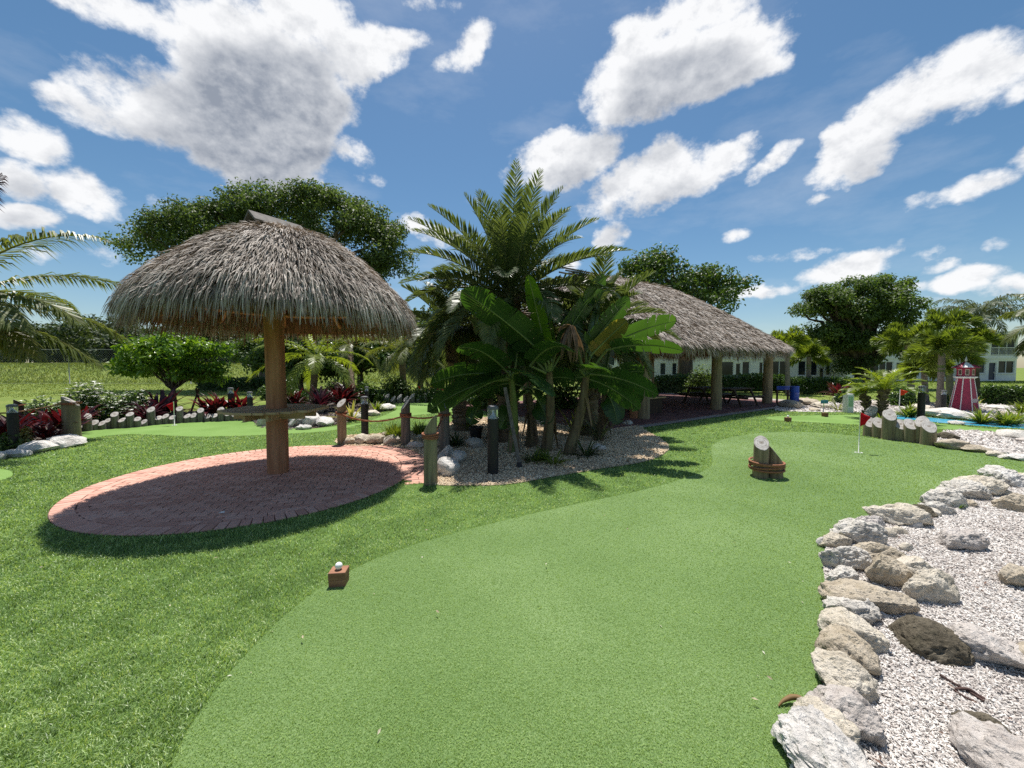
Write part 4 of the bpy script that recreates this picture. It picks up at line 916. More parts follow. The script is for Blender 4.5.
# timber prop, plant pot, litter
p0 = G(520, 468); p1 = A(505, 388, 6.75)
t = thing("timber_prop", "grey timber prop leaning against the banana stem", "prop", p0)
m = MB(); m.beam((0, 0, 0.02), p1 - p0, .085, .06, (1, 0, 0)); m.build("beam", M_greypost, t, bevel=.006)
m = MB(); d = unit(p1 - p0); m.beam(d * .01, d * .085, .11, .085, (1, 0, 0)); m.build("strap", M_black, t, bevel=.006)
b = G(476, 440); m = MB(); m.lathe([(.11, 0), (.15, .26), (.165, .262), (.165, .30), (.145, .302), (.135, .24), (.004, .23)], 24); tag(m.build("plant_pot", M_black, smooth=True, auto=35), "black round plant pot on gravel behind the light bollard", "pot").location = tuple(b)
M_dry = leafmat("dry_leaf", [(.10, .055, .02), (.20, .12, .05), (.30, .20, .09)], .15, .7)
m = MB(); pts = np.array([G(806, 704, .045), G(800, 698, .05), G(791, 697.5, .035), G(783, 701, .025), G(778.5, 706, .012)]); P = smooth_poly(pts, 6, False)
m.tube(P, np.concatenate([np.linspace(.009, .013, len(P) // 2), np.linspace(.013, .003, len(P) - len(P) // 2)]), 7, var=.4); o = m.build("dead_leaf", M_dry, smooth=True); tag(o, "curled dry brown leaf on the green against the edging stones", "leaf")
m = MB(); tw = [(940, 675), (955, 684), (968, 691), (984, 701)]
m.tube(smooth_poly([G(x, y, .03) for x, y in tw], 5, False), .006, 6, var=.2); m.tube(smooth_poly([G(955, 689, .025), G(968, 689, .04), G(978, 695, .03), G(985, 699, .025)], 5, False), .007, 6, var=.4); m.tube(smooth_poly([G(954, 690, .02), G(965, 697, .03), G(976, 702, .02)], 5, False), .005, 6, var=.3)
tag(m.build("twig", noisemat("twig_bark", [(.3, (.03, .018, .015)), (.7, (.12, .07, .06))], 20, 4), smooth=True), "dark forked twig lying on the white shell", "twig")
m = MB(); q = G(222, 512.5, .037); m.add([q + np.array(v) for v in ((-.03, -.015, 0), (0, -.028, .006), (.035, -.004, .002), (.012, .02, .012), (-.022, .024, .003))], [[(0, 1, 2, 3, 4)]]); o = m.build("paper_scrap", M_white); tag(o, "small white paper scrap on the shaded bricks", "scrap"); sd = o.modifiers.new("t", 'SOLIDIFY'); sd.thickness = .001
# ------------------------------------------------------------------ rocks
def rockmat(name, stops, pit=.5, dark=(.05, .045, .04)):
    m, t, p = mat(name); c = t.vmath('ADD', coords(t), t.node("ShaderNodeObjectInfo").outputs["Location"])
    f = t.noise(c, 6.0, 8, .65); g = t.noise(c, 26.0, 6, .7); v = t.node("ShaderNodeTexVoronoi", {"Vector": c, "Scale": 38.0}).outputs["Distance"]
    col = t.ramp(t.math('MULTIPLY_ADD', g, .45, t.math('MULTIPLY', f, .62)), stops)
    st = t.node("ShaderNodeMapRange", {0: t.noise(c, 3.2, 7, .7), 1: .52, 2: .72, 3: 0, 4: pit}).outputs[0]
    t.l.new(t.mix(st, col, dark), p.inputs["Base Color"]); p.inputs["Roughness"].default_value = .92; p.inputs["Specular IOR Level"].default_value = .2
    hgt = t.math('ADD', t.math('MULTIPLY', g, 1.0), t.math('MULTIPLY', t.math('MINIMUM', v, .35), .8)); bump(t, p, hgt, 1.0, .035); return m
RM = {'w': rockmat("white_limestone", [(.3, (.38, .35, .315)), (.5, (.62, .59, .55)), (.75, (.80, .78, .75))], .45, (.16, .14, .13)),
      'c': rockmat("cream_limestone", [(.3, (.36, .31, .235)), (.5, (.58, .52, .42)), (.75, (.74, .68, .59))], .4, (.15, .12, .09)),
      't': rockmat("tan_stone", [(.3, (.27, .22, .155)), (.5, (.45, .385, .29)), (.75, (.62, .55, .45))], .45, (.10, .08, .06)),
      'g': rockmat("grey_stone", [(.3, (.33, .30, .26)), (.5, (.56, .525, .47)), (.75, (.76, .73, .67))], .6, (.07, .065, .065)),
      'p': rockmat("pinkish_stone", [(.3, (.31, .265, .235)), (.5, (.52, .47, .43)), (.75, (.70, .66, .62))], .5, (.09, .075, .075)),
      'd': rockmat("dark_mossy_stone", [(.3, (.035, .03, .02)), (.5, (.10, .085, .06)), (.75, (.22, .19, .14))], .5, (.03, .035, .015))}
RW = {'w': "white", 'c': "cream", 't': "tan", 'g': "grey", 'p': "pinkish grey", 'd': "dark mossy"}
_ico = {}
def ico(sub):
    if sub not in _ico:
        b = bmesh.new(); bmesh.ops.create_icosphere(b, subdivisions=sub, radius=1); _ico[sub] = (np.array([v.co[:] for v in b.verts]), np.array([[v.index for v in f.verts] for f in b.faces])); b.free()
    return _ico[sub]
def rock(bbox, kind, label, group, seed, sub=4, rot=None, flat=.62, sink=.22, rough=1.0):
    x0, y0, x1, y1 = bbox; r_ = np.random.default_rng(seed)
    cx = (x0 + x1) / 2; cg = G(cx, y1 - (y1 - y0) * .32, .03); Y = cg[1]; s = Y / F
    rx = (x1 - x0) / 2 * s; vis = (y1 - y0) / 2 * s; a = math.atan2(CAMH, math.hypot(cg[0], Y) * .9)
    rz_ = min(rx, vis / max(.2, math.cos(a)) * 1.0) * flat if a > .45 else vis / math.cos(a) * .95
    ry = vis ** 2 - (rz_ * math.cos(a)) ** 2
    ry = math.sqrt(ry) / math.sin(a) if ry > 0 else rx * .6
    ry = min(max(ry, .5 * rx), 1.5 * rx)
    V, Fc = ico(sub); V = V.copy()
    for k in range(r_.integers(11, 17)):
        n = unit(r_.normal(0, 1, 3)); d = r_.uniform(.62, .92); e = V @ n - d; V = V - np.maximum(e, 0)[:, None] * n * .9
    V = V / np.abs(V).max(0) * np.array((rx * 1.07, ry * 1.07, rz_ * 1.06)); n0 = unit(V / np.array((rx, ry, rz_)) ** 2); q = (rx * ry * rz_) ** (1 / 3.0); W_ = V / q; amp = .075 * rough * q
    rd = 1 - np.abs(2 * vnoise(W_ * 2.6 + seed * 1.7, seed + 5) - 1); rd2 = 1 - np.abs(2 * vnoise(W_ * 6.3 + seed, seed + 8) - 1)
    V = V + n0 * ((fbm(W_ * 1.5 + seed * 3.1, 4, seed) - .47) * amp * 3.6 - (rd ** 4 - .2) * amp * 1.3 - (rd2 ** 5 - .15) * amp * .8 + (fbm(W_ * 7 + seed, 4, seed + 3) - .47) * amp * 2.2)[:, None]
    ca, sa = math.cos(rot or 0), math.sin(rot or 0)
    if rot: V = V @ np.array([(ca, -sa, 0), (sa, ca, 0), (0, 0, 1)]).T
    m = MB(); m.add(V, [Fc]); o = m.build("rock", RM[kind], smooth=True, auto=38)
    o.location = (cg[0], cg[1], rz_ * (1 - 2 * sink) if rz_ else 0); return tag(o, label, "rock", group)

FG = [((818, 531, 850, 549), 'c', "small pale rounded stone at the outermost bend of the shell border"), ((835, 520, 884, 548), 'g', "pitted grey stone beside the small pale one at the bend"),
    ((852, 514, 884, 533), 'p', "brown-grey low stone between the pitted grey stone and a pale slab"), ((869, 504, 923, 528), 'c', "long pale slab on the shell border after the low brown one"),
    ((911, 501, 933, 519), 'd', "small dark brown stone at the end of the pale slab"), ((821, 546, 868, 573), 'g', "elongated grey stone lying inward from the border bend"),
    ((825, 566, 862, 584), 'g', "lower small grey stone touching the big tan slab"), ((851, 544, 903, 573), 't', "flat tan stone at the top of the stone pile"),
    ((862, 556, 909, 591), 't', "pointed tan stone in the middle of the stone pile"), ((826, 578, 905, 613), 't', "largest tan slab crossing the stone pile"),
    ((826, 591, 874, 620), 'g', "coral-pitted grey stone under the largest tan slab"), ((905, 570, 954, 608), 'c', "cream folded stone at the shell side of the pile"),
    ((896, 593, 916, 608), 'p', "small pinkish stone tucked between pile and folded cream stone"), ((888, 558, 938, 586), 'c', "pale cream stone behind the folded one in the pile"),
    ((925, 488, 969, 510), 'g', "wide dark grey stone on the border beside a green weed"), ((945, 480, 980, 502), 'g', "grey stone leaning on the cream block of the border"),
    ((958, 476, 1003, 499), 'c', "broad cream block on the far part of the border"), ((989, 466, 1020, 490), 'w', "high white stone with dark underside on the border"),
    ((1014, 473, 1046, 489), 'c', "pale stone cut by the picture's edge on the far border"), ((924, 501, 953, 516), 'g', "flat grey stone in front of the wide dark grey one"),
    ((999, 492, 1032, 516), 't', "tan blocky stone standing in the shell behind the high white stone"), ((940, 528, 983, 553), 'p', "lumpy pinkish coral stone alone in the shell"),
    ((998, 563, 1038, 591), 't', "rounded tan stone at the picture's edge in the shell"), ((826, 610, 878, 648), 'c', "smooth cream boulder below the coral-pitted stone"),
    ((820, 622, 865, 666), 't', "grey-tan boulder overlapping the smooth cream one"), ((818, 651, 867, 697), 'c', "pale pointed boulder with a small orange leaf beside it"),
    ((815, 685, 872, 735), 'p', "purplish grey boulder behind the biggest white rock"), ((804, 700, 854, 747), 'c', "smooth pale stone leaning onto the biggest white rock"),
    ((792, 716, 874, 800), 'w', "biggest white craggy rock at the near end of the border"), ((897, 612, 956, 656), 'd', "dark brown bark-like stone lying in the shell"),
    ((946, 622, 1011, 663), 'p', "greyish pink stone beside the dark bark-like one"), ((959, 705, 1015, 742), 'd', "dark mossy stone below the forked twig"),
    ((982, 722, 1060, 806), 'p', "large pinkish boulder in the near corner of the shell"), ((1040, 640, 1090, 690), 't', "tan stone in the shell beyond the dark bark-like one")]
for i, (bb, k, lab) in enumerate(FG): rock(bb, k, lab, "stones bordering the shell ground", 40 + i * 7, 5, rot=(rng.uniform(-.25, .25)), flat=.74, sink=.2 if k != 'd' else .36, rough=1.2 if k in 'gw' else .9)
BR = [((941, 432, 956, 441), 'd', "dark stone touching the stout end log"), ((940, 439.5, 968, 451), 't', "brown and cream stone at the foot of the end log"), ((964, 444.5, 989, 453), 't', "low tan stone along the shell strip's green edge"),
    ((986, 450, 1003, 456.5), 'c', "small cream stone along the shell strip's green edge"), ((1000, 453, 1014, 459), 'g', "small grey stone near the end of the shell strip"), ((1010, 453, 1034, 461), 'w', "white stone at the far end of the shell strip"),
    ((1000, 429.5, 1028, 440), 'g', "wide grey stone on the upper edge of the shell strip"), ((940, 409, 964, 421.5), 'w', "large white stone at the foot of the lighthouse"), ((962, 413.5, 980, 422), 'p', "low stone in front of the lighthouse by the blue stream"),
    ((929, 408, 948, 420), 'g', "grey-brown stone right of the tall bollard by the stream"), ((1002, 411.5, 1015, 422), 't', "brown stone behind the green clump by the stream"), ((1011, 414.5, 1023, 421), 'd', "dark brown stone at the end of the rock bank"),
    ((990, 405, 1008, 410), 'w', "flat white stone before the dark shrubs"), ((782, 400.5, 798, 410), 't', "tan boulder in front of the blue barrel"), ((799, 398.5, 815, 407.5), 't', "speckled boulder just past the blue barrel"),
    ((813, 402, 828, 410), 'c', "cream boulder behind the blue tee sign"), ((810, 407, 819, 411.5), 't', "small stone in front of the cream boulder"), ((874, 400.5, 884, 408), 'c', "pale stone against the pygmy palm trunks"),
    ((913, 404, 926, 412), 'c', "cream stone left of the tall bollard base"), ((976, 416, 992, 424), 'p', "small stone between the lighthouse and the green clump"), ((950, 420, 962, 425), 'w', "little white stone on the stream's bank"), ((1020, 437, 1040, 444), 'p', "reddish stone in the shell strip")]
for i, (bb, k, lab) in enumerate(BR): rock(bb, k, lab, "rocks round the stream and lighthouse", 400 + i * 5, 3, flat=.8, sink=.15)
PB_ = [((436, 458, 459, 479), 'w', "large white craggy rock beside the pointed green post"), ((441, 446, 453, 460), 'w', "white rock behind the craggy one near the flat-topped post"), ((450, 450, 466, 467), 'w', "white rock on the gravel right of the craggy one"), ((435, 453, 446, 465), 'g', "grey stone between the roped posts"),
    ((465, 438, 484, 450), 'g', "pale grey stone alone on gravel beside the plant pot"), ((591, 443, 606, 451), 'w', "white flat stone behind the dark strappy plant"), ((622, 420, 632, 426), 'g', "grey stone at the gravel's pavilion corner"),
    ((344, 437, 356, 445.5), 't', "tan stone beside the brown roped post"), ((354, 434, 370, 445.5), 'c', "cream stone second from the brown roped post"), ((367, 434, 386, 446), 't', "larger tan stone third from the brown roped post"),
    ((383, 434, 402, 446.5), 'c', "cream stone touching the dark roped post"), ((405, 441, 425, 449), 'w', "low white stone past the dark roped post"), ((381, 430.5, 395, 437), 't', "tan stone behind the cream one at the low shrub"), ((416, 433, 432, 441), 'c', "cream stone beyond the dark roped post"),
    ((251, 412.5, 261, 423), 'w', "white stone left of the hut post beneath the table"), ((259, 415, 268, 429), 'g', "grey stone directly beside the hut post"), ((284, 412, 296, 426), 'w', "tall white stone emerging right of the hut post"), ((291, 414.5, 307, 429.5), 'w', "broad white stone in the bank beyond the table"),
    ((304, 414, 319, 429.5), 'w', "white stone in the middle of the bank beyond the table"), ((316, 417, 333, 428), 'w', "rounded white stone near the brown roped post's left"), ((344, 412.5, 363, 422), 'g', "grey stone behind the yellow spiky plant"), ((367, 410, 381, 417), 'c', "flat cream stone behind the roped bollard"),
    ((378, 404, 395, 412), 'w', "white flat stone at the tip of the bank"), ((297, 424, 312, 430), 'w', "low white stone fronting the bank"), ((310, 405.5, 324, 415), 'c', "cream stone at the back of the bank"),
    ((1, 449, 28, 458), 'w', "flat white stone below the black bollard"), ((27, 441, 53, 454.5), 'w', "peaked white rock under the red plants"), ((50, 436, 78, 450.5), 'w', "long white rock at the foot of the thick roped post"), ((-22, 452, 3, 462), 'w', "white stone at the far end of the red plant bed")]
for i, (bb, k, lab) in enumerate(PB_): rock(bb, k, lab, "rocks edging the planting beds", 700 + i * 5, 3, flat=.8, sink=.15, rough=1.2)

_r = np.random.default_rng(5)
for i, (x, y) in enumerate(((824, 541), (846, 551), (831, 562), (872, 541), (862, 537), (889, 532), (915, 523), (933, 512), (968, 503), (985, 497), (1003, 491), (838, 586), (868, 594), (880, 612), (917, 590), (944, 600), (832, 624), (868, 640), (826, 668), (862, 690), (830, 705), (866, 728), (850, 745), (906, 546), (929, 574), (899, 530))):
    wd = _r.uniform(11, 19) * (y / 600) ; hh = wd * .72
    rock((x - wd / 2, y - hh / 2, x + wd / 2, y + hh / 2), _r.choice(list("wccgt")), "small pale stone wedged among the larger stones of the shell border", "small filler stones of the shell border", 1500 + i * 3, 3, rot=_r.uniform(-.6, .6), flat=.85, sink=.2)
# ------------------------------------------------------------------ foliage builders
def leaves(mb, P, D, N, L, W, var, fold=.18, bend=.12):
    """pointed leaves, folded on the midrib: 6 verts, 4 tris"""
    n = len(P); D = unit(D); S = unit(np.cross(D, N)); U = np.cross(S, D); L = np.broadcast_to(L, (n,))[:, None]; W = np.broadcast_to(W, (n,))[:, None] / 2
    mid = P + D * L * .5; tip = P + D * L - U * L * bend
    V = np.stack([P, mid + S * W + U * W * fold, mid, mid - S * W + U * W * fold, tip], 1)
    o = np.arange(n)[:, None] * 5
    mb.add(V.reshape(-1, 3), [o + np.array([t]) for t in ((0, 2, 1), (0, 3, 2), (1, 2, 4), (2, 3, 4))], np.repeat(np.clip(var, 0, 1), 5))
def bez(a, b, c, n): t = np.linspace(0, 1, n)[:, None]; return (1 - t) ** 2 * a + 2 * t * (1 - t) * b + t * t * c
def tree(name, base, blobs, label, cat="tree", group=None, mleaf=None, mbark=None, trunk_r=.3, fork=None, nclump=100, per=180, leaf=.25, crad=1.2, seed=1, limbs=14, var0=.45, parts=True, up=.5, flat=.7, trunk_top=None):
    """blobs: list of (centre xyz relative to base, radii xyz)"""
    r = np.random.default_rng(seed); base = np.asarray(base, float); t = thing(name, label, cat, base, group)
    wts = np.array([b[1][0] * b[1][1] * b[1][2] for b in blobs]) ** .67; wts /= wts.sum(); C = []; 
    for b, k in zip(blobs, r.multinomial(nclump, wts)):
        d = unit(r.normal(0, 1, (k, 3))); d[:, 2] = np.where(d[:, 2] < -.5, -d[:, 2], d[:, 2]); rad = r.uniform(.45, 1.0, k) ** .6
        C.append(np.asarray(b[0]) + d * rad[:, None] * np.asarray(b[1]) * .92)
    C = np.concatenate(C); nc = len(C); m = MB()
    cr = crad * r.uniform(.6, 1.35, nc); cv = r.normal(var0, .17, nc)
    for c, q, v in zip(C, cr, cv):
        k = int(per * (q / crad) ** 2 * r.uniform(.7, 1.2)) + 4
        d = unit(r.normal(0, 1, (k, 3))); P = c + d * (r.random(k) ** .45)[:, None] * q * np.array((1, 1, flat))
        N = unit(d * .5 + r.normal(0, .55, (k, 3)) + np.array((0, 0, up))); D = unit(np.cross(N, r.normal(0, 1, (k, 3))) + np.array((0, 0, -.25)))
        leaves(m, P, D, N, leaf * r.uniform(.65, 1.3, k), leaf * r.uniform(.4, .65, k), v + r.normal(0, .15, k))
    m.build("crown", mleaf, t)
    fk = np.array(fork if fork is not None else (0, 0, min(b[0][2] - b[1][2] for b in blobs) + .3)); tr = MB()
    tr.tube(bez(np.zeros(3) - np.array((0, 0, .1)), fk * .5 + np.array((.04 * fk[2], .02 * fk[2], 0)), fk, 8), np.linspace(trunk_r * 1.25, trunk_r * .8, 8), 12)
    idx = r.choice(nc, min(limbs, nc), replace=False)
    for c in C[idx]:
        L = np.linalg.norm(c - fk); P = bez(fk - (0, 0, .1), fk + (c - fk) * .5 + np.array((0, 0, .12 * L)), c, 8); P[1:-1] += r.normal(0, .02 * L, (6, 3))
        tr.tube(P, np.linspace(trunk_r * .5, trunk_r * .07 + .008, 8), 7)
    tr.build("trunk", mbark or M_bark, t, smooth=True); return t
def shrub(name, base, rad, label, cat, mleaf, n, leaf, seed, group=None, flowers=None, nfl=0, flsize=.03, asp=.5, nlump=9):
    r = np.random.default_rng(seed); m = MB(); L = []
    for k in range(nlump):
        d = unit(r.normal(0, 1, 3)); d[2] = abs(d[2]); L.append((d * np.array(rad) * r.uniform(.3, .72), r.uniform(.35, .55)))
    which = r.integers(0, nlump, n); cen = np.array([L[i][0] for i in which]); s = np.array([L[i][1] for i in which])
    d = unit(r.normal(0, 1, (n, 3))); P = cen + d * (r.random(n) ** .4 * s)[:, None] * np.array(rad); P[:, 2] = np.abs(P[:, 2])
    N = unit(d + r.normal(0, .5, (n, 3)) + (0, 0, .4)); D = unit(np.cross(N, r.normal(0, 1, (n, 3))) + (0, 0, .2))
    lum = r.normal(.45, .14, nlump)[which]
    leaves(m, P, D, N, leaf * r.uniform(.6, 1.3, n), leaf * asp * r.uniform(.7, 1.2, n), lum + r.normal(0, .16, n))
    for k in range(7):
        c = L[k % nlump][0]; m.tube(bez(np.array((c[0] * .15, c[1] * .15, 0)), c * .5, c, 5), np.linspace(.012, .005, 5) * (1 + rad[2]), 5, var=.05)
    o = m.build(name, mleaf); o.location = tuple(base); tag(o, label, cat, group)
    if flowers:
        i = r.choice(n, nfl, replace=False); i = i[P[i, 2] > rad[2] * .25]; out = P[i] + unit(P[i] - np.array((0, 0, rad[2] * .3))) * .04; f = MB()
        for q in range(4):
            a = q * PI / 2 + r.random(len(i)) * 3; dd = np.stack([np.cos(a), np.sin(a), .35 + 0 * a], -1); leaves(f, out, dd, np.tile((0, 0, 1.0), (len(i), 1)), flsize, flsize * .7, r.random(len(i)))
        f.build("flowers", flowers, o)
    return o
def straps(mb, r, n, length, width, e0, e1, droop, base=(0, 0, 0), tip=.15, var0=.45, fold=.25, r0=.03, nseg=6, widest=.4):
    """arching strap leaves radiating from one point"""
    for k in range(n):
        az_ = r.random() * 2 * PI; e = r.uniform(e0, e1); L = length * r.uniform(.65, 1.15); w_ = width * r.uniform(.8, 1.2); s = np.linspace(0, 1, nseg + 1)
        ang = e - droop * r.uniform(.6, 1.3) * s ** 1.4; dx = np.cumsum(np.concatenate([[0], np.cos(ang[:-1])])) / nseg * L; dz = np.cumsum(np.concatenate([[0], np.sin(ang[:-1])])) / nseg * L
        h = np.array((math.cos(az_), math.sin(az_), 0)); sd = np.array((-h[1], h[0], 0)); C = np.asarray(base) + h * r0 + dx[:, None] * h + dz[:, None] * np.array((0, 0, 1.0))
        wp = w_ / 2 * np.maximum(.02, np.where(s < widest, .6 + .4 * s / widest, np.clip(1 - ((s - widest) / (1 - widest)) ** 1.7, 0, 1)))
        nrm = -np.sin(ang)[:, None] * h + np.cos(ang)[:, None] * np.array((0, 0, 1.0)); nv = nseg + 1
        V = np.concatenate([C + sd * wp[:, None] + nrm * (wp * fold)[:, None], C, C - sd * wp[:, None] + nrm * (wp * fold)[:, None]])
        i = np.arange(nseg); mb.add(V, [np.stack([i, i + 1, nv + i + 1, nv + i], -1), np.stack([nv + i, nv + i + 1, 2 * nv + i + 1, 2 * nv + i], -1)], np.clip(r.normal(var0, .2) + .12 * s[None].repeat(3, 0).ravel(), 0, 1))
def rosette(name, base, label, cat, matr, n, length, width, e0, e1, droop, seed, group=None, heads=1, spread=.15, hz=0.0, var0=.45, stem=None):
    r = np.random.default_rng(seed); m = MB()
    for k in range(heads):
        b = np.array((r.normal(0, spread), r.normal(0, spread), hz * r.uniform(.4, 1.1))) if heads > 1 else np.array((0, 0, hz))
        straps(m, r, n, length, width, e0, e1, droop, b, var0=var0)
        if b[2] > .05: m.tube([(b[0] * .6, b[1] * .6, 0), tuple(b)], [.018, .014], 6, var=.05)
    o = m.build(name, matr, smooth=False); o.location = tuple(base); return tag(o, label, cat, group)

def frond(r, az_, e, L, droop, nl, leaf, lw, vee=.35, sag=.5, plum=0.0, start=.16, var0=.45, twist=0.0, petr=.02, stiff=.6):
    """one palm frond at the origin: returns (leaflets MB, rachis points, radii)"""
    ns = 16; s = np.linspace(0, 1, ns + 1); ang = e - droop * s ** 1.5; h = np.array((math.cos(az_), math.sin(az_), 0)); zv = np.array((0, 0, 1.0)); sd0 = np.array((-h[1], h[0], 0))
    x = np.concatenate([[0], np.cumsum(np.cos((ang[1:] + ang[:-1]) / 2))]) * L / ns; z = np.concatenate([[0], np.cumsum(np.sin((ang[1:] + ang[:-1]) / 2))]) * L / ns
    C = x[:, None] * h + z[:, None] * zv + sd0 * (twist * L * s ** 2)[:, None]
    t = np.repeat(np.linspace(start, .995, nl), 2); side = np.tile((1.0, -1.0), nl); t = np.clip(t + r.normal(0, .004, 2 * nl), start, 1); n = 2 * nl
    P = np.stack([np.interp(t, s, C[:, i]) for i in range(3)], -1); T = unit(np.stack([np.interp(t, s, np.gradient(C[:, i])) for i in range(3)], -1))
    S = unit(np.cross(T, zv + h * 1e-3)) ; U = np.cross(S, T); U = U * np.sign(U[:, 2:3] + 1e-6)
    prof = np.sin(PI * np.clip((t - start) / (1 - start) * .86 + .12, 0, 1)) ** .7; LL = leaf * prof * r.uniform(.85, 1.1, n); fwd = .45 + .75 * t
    roll = r.normal(0, .12, n) + (r.uniform(-1.4, 1.4, n) if plum else 0) * plum
    D = S * side[:, None] * np.cos(vee + roll)[:, None] + U * np.sin(vee + roll)[:, None] + T * fwd[:, None]; D = unit(D + r.normal(0, .05, (n, 3)))
    nn = unit(np.cross(D, T * side[:, None])); nn = nn * np.sign(nn[:, 2:3] + 1e-6); W = lw * np.clip(prof + .2, .4, 1); wd = unit(np.cross(D, nn))
    dn = np.tile(-zv, (n, 1)); mid = P + D * (LL * .55)[:, None] + dn * (LL * sag * .16)[:, None]; tip = P + D * (LL * (.98 - .2 * sag))[:, None] + dn * (LL * sag * .62)[:, None]
    V = np.stack([P - wd * (W * .25)[:, None], P + wd * (W * .25)[:, None], mid + wd * (W * .5)[:, None], mid - wd * (W * .5)[:, None], tip], 1); o = np.arange(n)[:, None] * 5
    m = MB(); m.add(V.reshape(-1, 3), [o + np.array([[0, 1, 2, 3]]), o + np.array([[3, 2, 4]])], np.repeat(np.clip(var0 + r.normal(0, .12, n), 0, 1), 5))
    m.tube(C, np.linspace(petr, petr * .18, ns + 1), 6, var=.95); return m
def palm(base, crown, label, mleaf, seed, fr, trunk_r=.16, trunk_mat=None, group=None, name="palm_tree", bulge=1.25, each=True, curve=(0, 0), rings=True, shaft=None):
    """fr: list of dict(az,e,L,droop,...). crown: crown point relative to base"""
    r = np.random.default_rng(seed); t = thing(name, label, "palm tree", base, group); cr = np.asarray(crown, float)
    k = 26; s = np.linspace(0, 1, k); P = s[:, None] * cr + np.stack([np.sin(s * PI) * curve[0], np.sin(s * PI) * curve[1], 0 * s], -1); P[0, 2] -= .1
    rad = trunk_r * (bulge + (1 - bulge) * np.minimum(1, s * 2.2)) * (1 + (.05 * np.sign(np.sin(s * k * PI * .9)) if rings else 0)); m = MB(); m.tube(P, rad, 14)
    if rings == 2:
        for q in range(int(cr[2] * 70)):
            a = q * 2.4; zz = r.uniform(.05, 1); c = zz * cr; d = np.array((math.cos(a), math.sin(a), .9)); p0 = c + d * np.array((1, 1, 0)) * trunk_r * .85; m.beam(p0, p0 + unit(d) * .12, .09, .035)
    m.build("trunk", trunk_mat or M_palmbark, t, smooth=True, auto=30)
    if shaft: m = MB(); m.tube([cr * (1 - .9 / max(1, cr[2])), cr * (1 - .5 / max(1, cr[2])), cr + (0, 0, .1)], [trunk_r * .95, trunk_r * 1.05, trunk_r * .5], 12); m.build("crownshaft", shaft, t, smooth=True)
    big = MB()
    for f in fr:
        f = dict(f); mm = f.pop("mat", mleaf); m = frond(r, **f)
        if each: o = m.build("frond", mm, t); o.location = tuple(cr)
        else: big.merge(m, off=cr)
    if not each: big.build("crown", mleaf, t)
    return t

# ------------------------------------------------------------------ leaf materials
L_oak = leafmat("oak_leaf", [(.028, .05, .018), (.056, .094, .03), (.10, .148, .048), (.18, .225, .09)], .40, .5, (1.4, 1.5, .6))
L_dark = leafmat("dark_leaf", [(.026, .054, .015), (.056, .10, .025), (.10, .155, .038), (.17, .225, .066)], .42, .5, (1.4, 1.5, .6))
L_mid = leafmat("mid_leaf", [(.02, .05, .012), (.045, .095, .02), (.08, .14, .03), (.12, .19, .05)], .35, .45)
L_bright = leafmat("bright_leaf", [(.03, .085, .010), (.06, .15, .016), (.11, .22, .022), (.20, .32, .04)], .42, .35)
L_hedge = leafmat("hedge_leaf", [(.012, .04, .010), (.03, .075, .016), (.06, .12, .025), (.10, .17, .045)], .3, .35)
L_date = leafmat("date_leaf", [(.026, .052, .020), (.055, .098, .036), (.095, .148, .056), (.22, .24, .11)], .32, .42, (1.5, 1.4, .55))
L_coco = leafmat("coconut_leaf", [(.028, .06, .014), (.07, .115, .026), (.12, .16, .036), (.26, .25, .09)], .42, .4)
L_cocoyel = leafmat("yellowing_leaf", [(.07, .11, .02), (.13, .165, .03), (.20, .20, .035), (.30, .23, .05)], .45, .45)
L_lime = leafmat("lime_palm_leaf", [(.06, .11, .012), (.12, .19, .018), (.18, .25, .026), (.28, .32, .06)], .45, .4)
L_fox = leafmat("foxtail_leaf", [(.04, .08, .012), (.09, .15, .02), (.15, .215, .03), (.24, .29, .06)], .38, .45)
L_far = leafmat("queen_palm_leaf", [(.04, .065, .035), (.07, .10, .055), (.10, .135, .07), (.15, .17, .10)], .35, .5)
L_red = leafmat("red_cordyline_leaf", [(.016, .008, .010), (.036, .009, .014), (.070, .012, .018), (.15, .028, .028)], .35, .35, (1.7, .6, .6))
L_purple = leafmat("purple_leaf", [(.010, .007, .010), (.025, .010, .016), (.055, .018, .024), (.10, .03, .04)], .25, .35, (1.5, .6, .8))
L_strap = leafmat("spider_plant_leaf", [(.04, .075, .025), (.10, .14, .055), (.20, .22, .11), (.36, .36, .24)], .35, .4)
L_strapdk = leafmat("dark_strap_leaf", [(.012, .03, .010), (.03, .06, .02), (.06, .10, .03), (.10, .14, .06)], .25, .35)
L_yel = leafmat("yellow_striped_leaf", [(.12, .14, .03), (.26, .27, .06), (.40, .38, .12), (.52, .48, .24)], .35, .4)
L_fern = leafmat("lime_fern_leaf", [(.045, .09, .012), (.10, .16, .02), (.16, .22, .03), (.24, .30, .06)], .4, .45)
L_wht = plain("white_petals", (.78, .78, .72), .6, wear=.05)
L_ban = leafmat("banana_leaf", [(.012, .038, .010), (.022, .060, .014), (.038, .086, .02), (.07, .13, .035)], .26, .36, (2.4, 2.5, .7), spec=.42)
L_banyoung = leafmat("young_banana_leaf", [(.06, .15, .010), (.09, .20, .014), (.12, .24, .018), (.17, .29, .03)], .6, .35, (1.7, 1.6, .5))
L_banyel = leafmat("yellowing_banana_leaf", [(.10, .13, .02), (.20, .20, .035), (.28, .24, .05), (.26, .15, .05)], .45, .45)
L_bandry = leafmat("dry_banana_leaf", [(.05, .03, .018), (.11, .07, .04), (.19, .13, .08), (.27, .20, .13)], .25, .7, (1.4, 1.2, .9))
M_stemgreen = noisemat("banana_stem", [(.25, (.045, .035, .022)), (.5, (.12, .09, .05)), (.75, (.19, .17, .09))], 2.4, 7, .7, .6, .02, (5, 5, .6), 4.0)
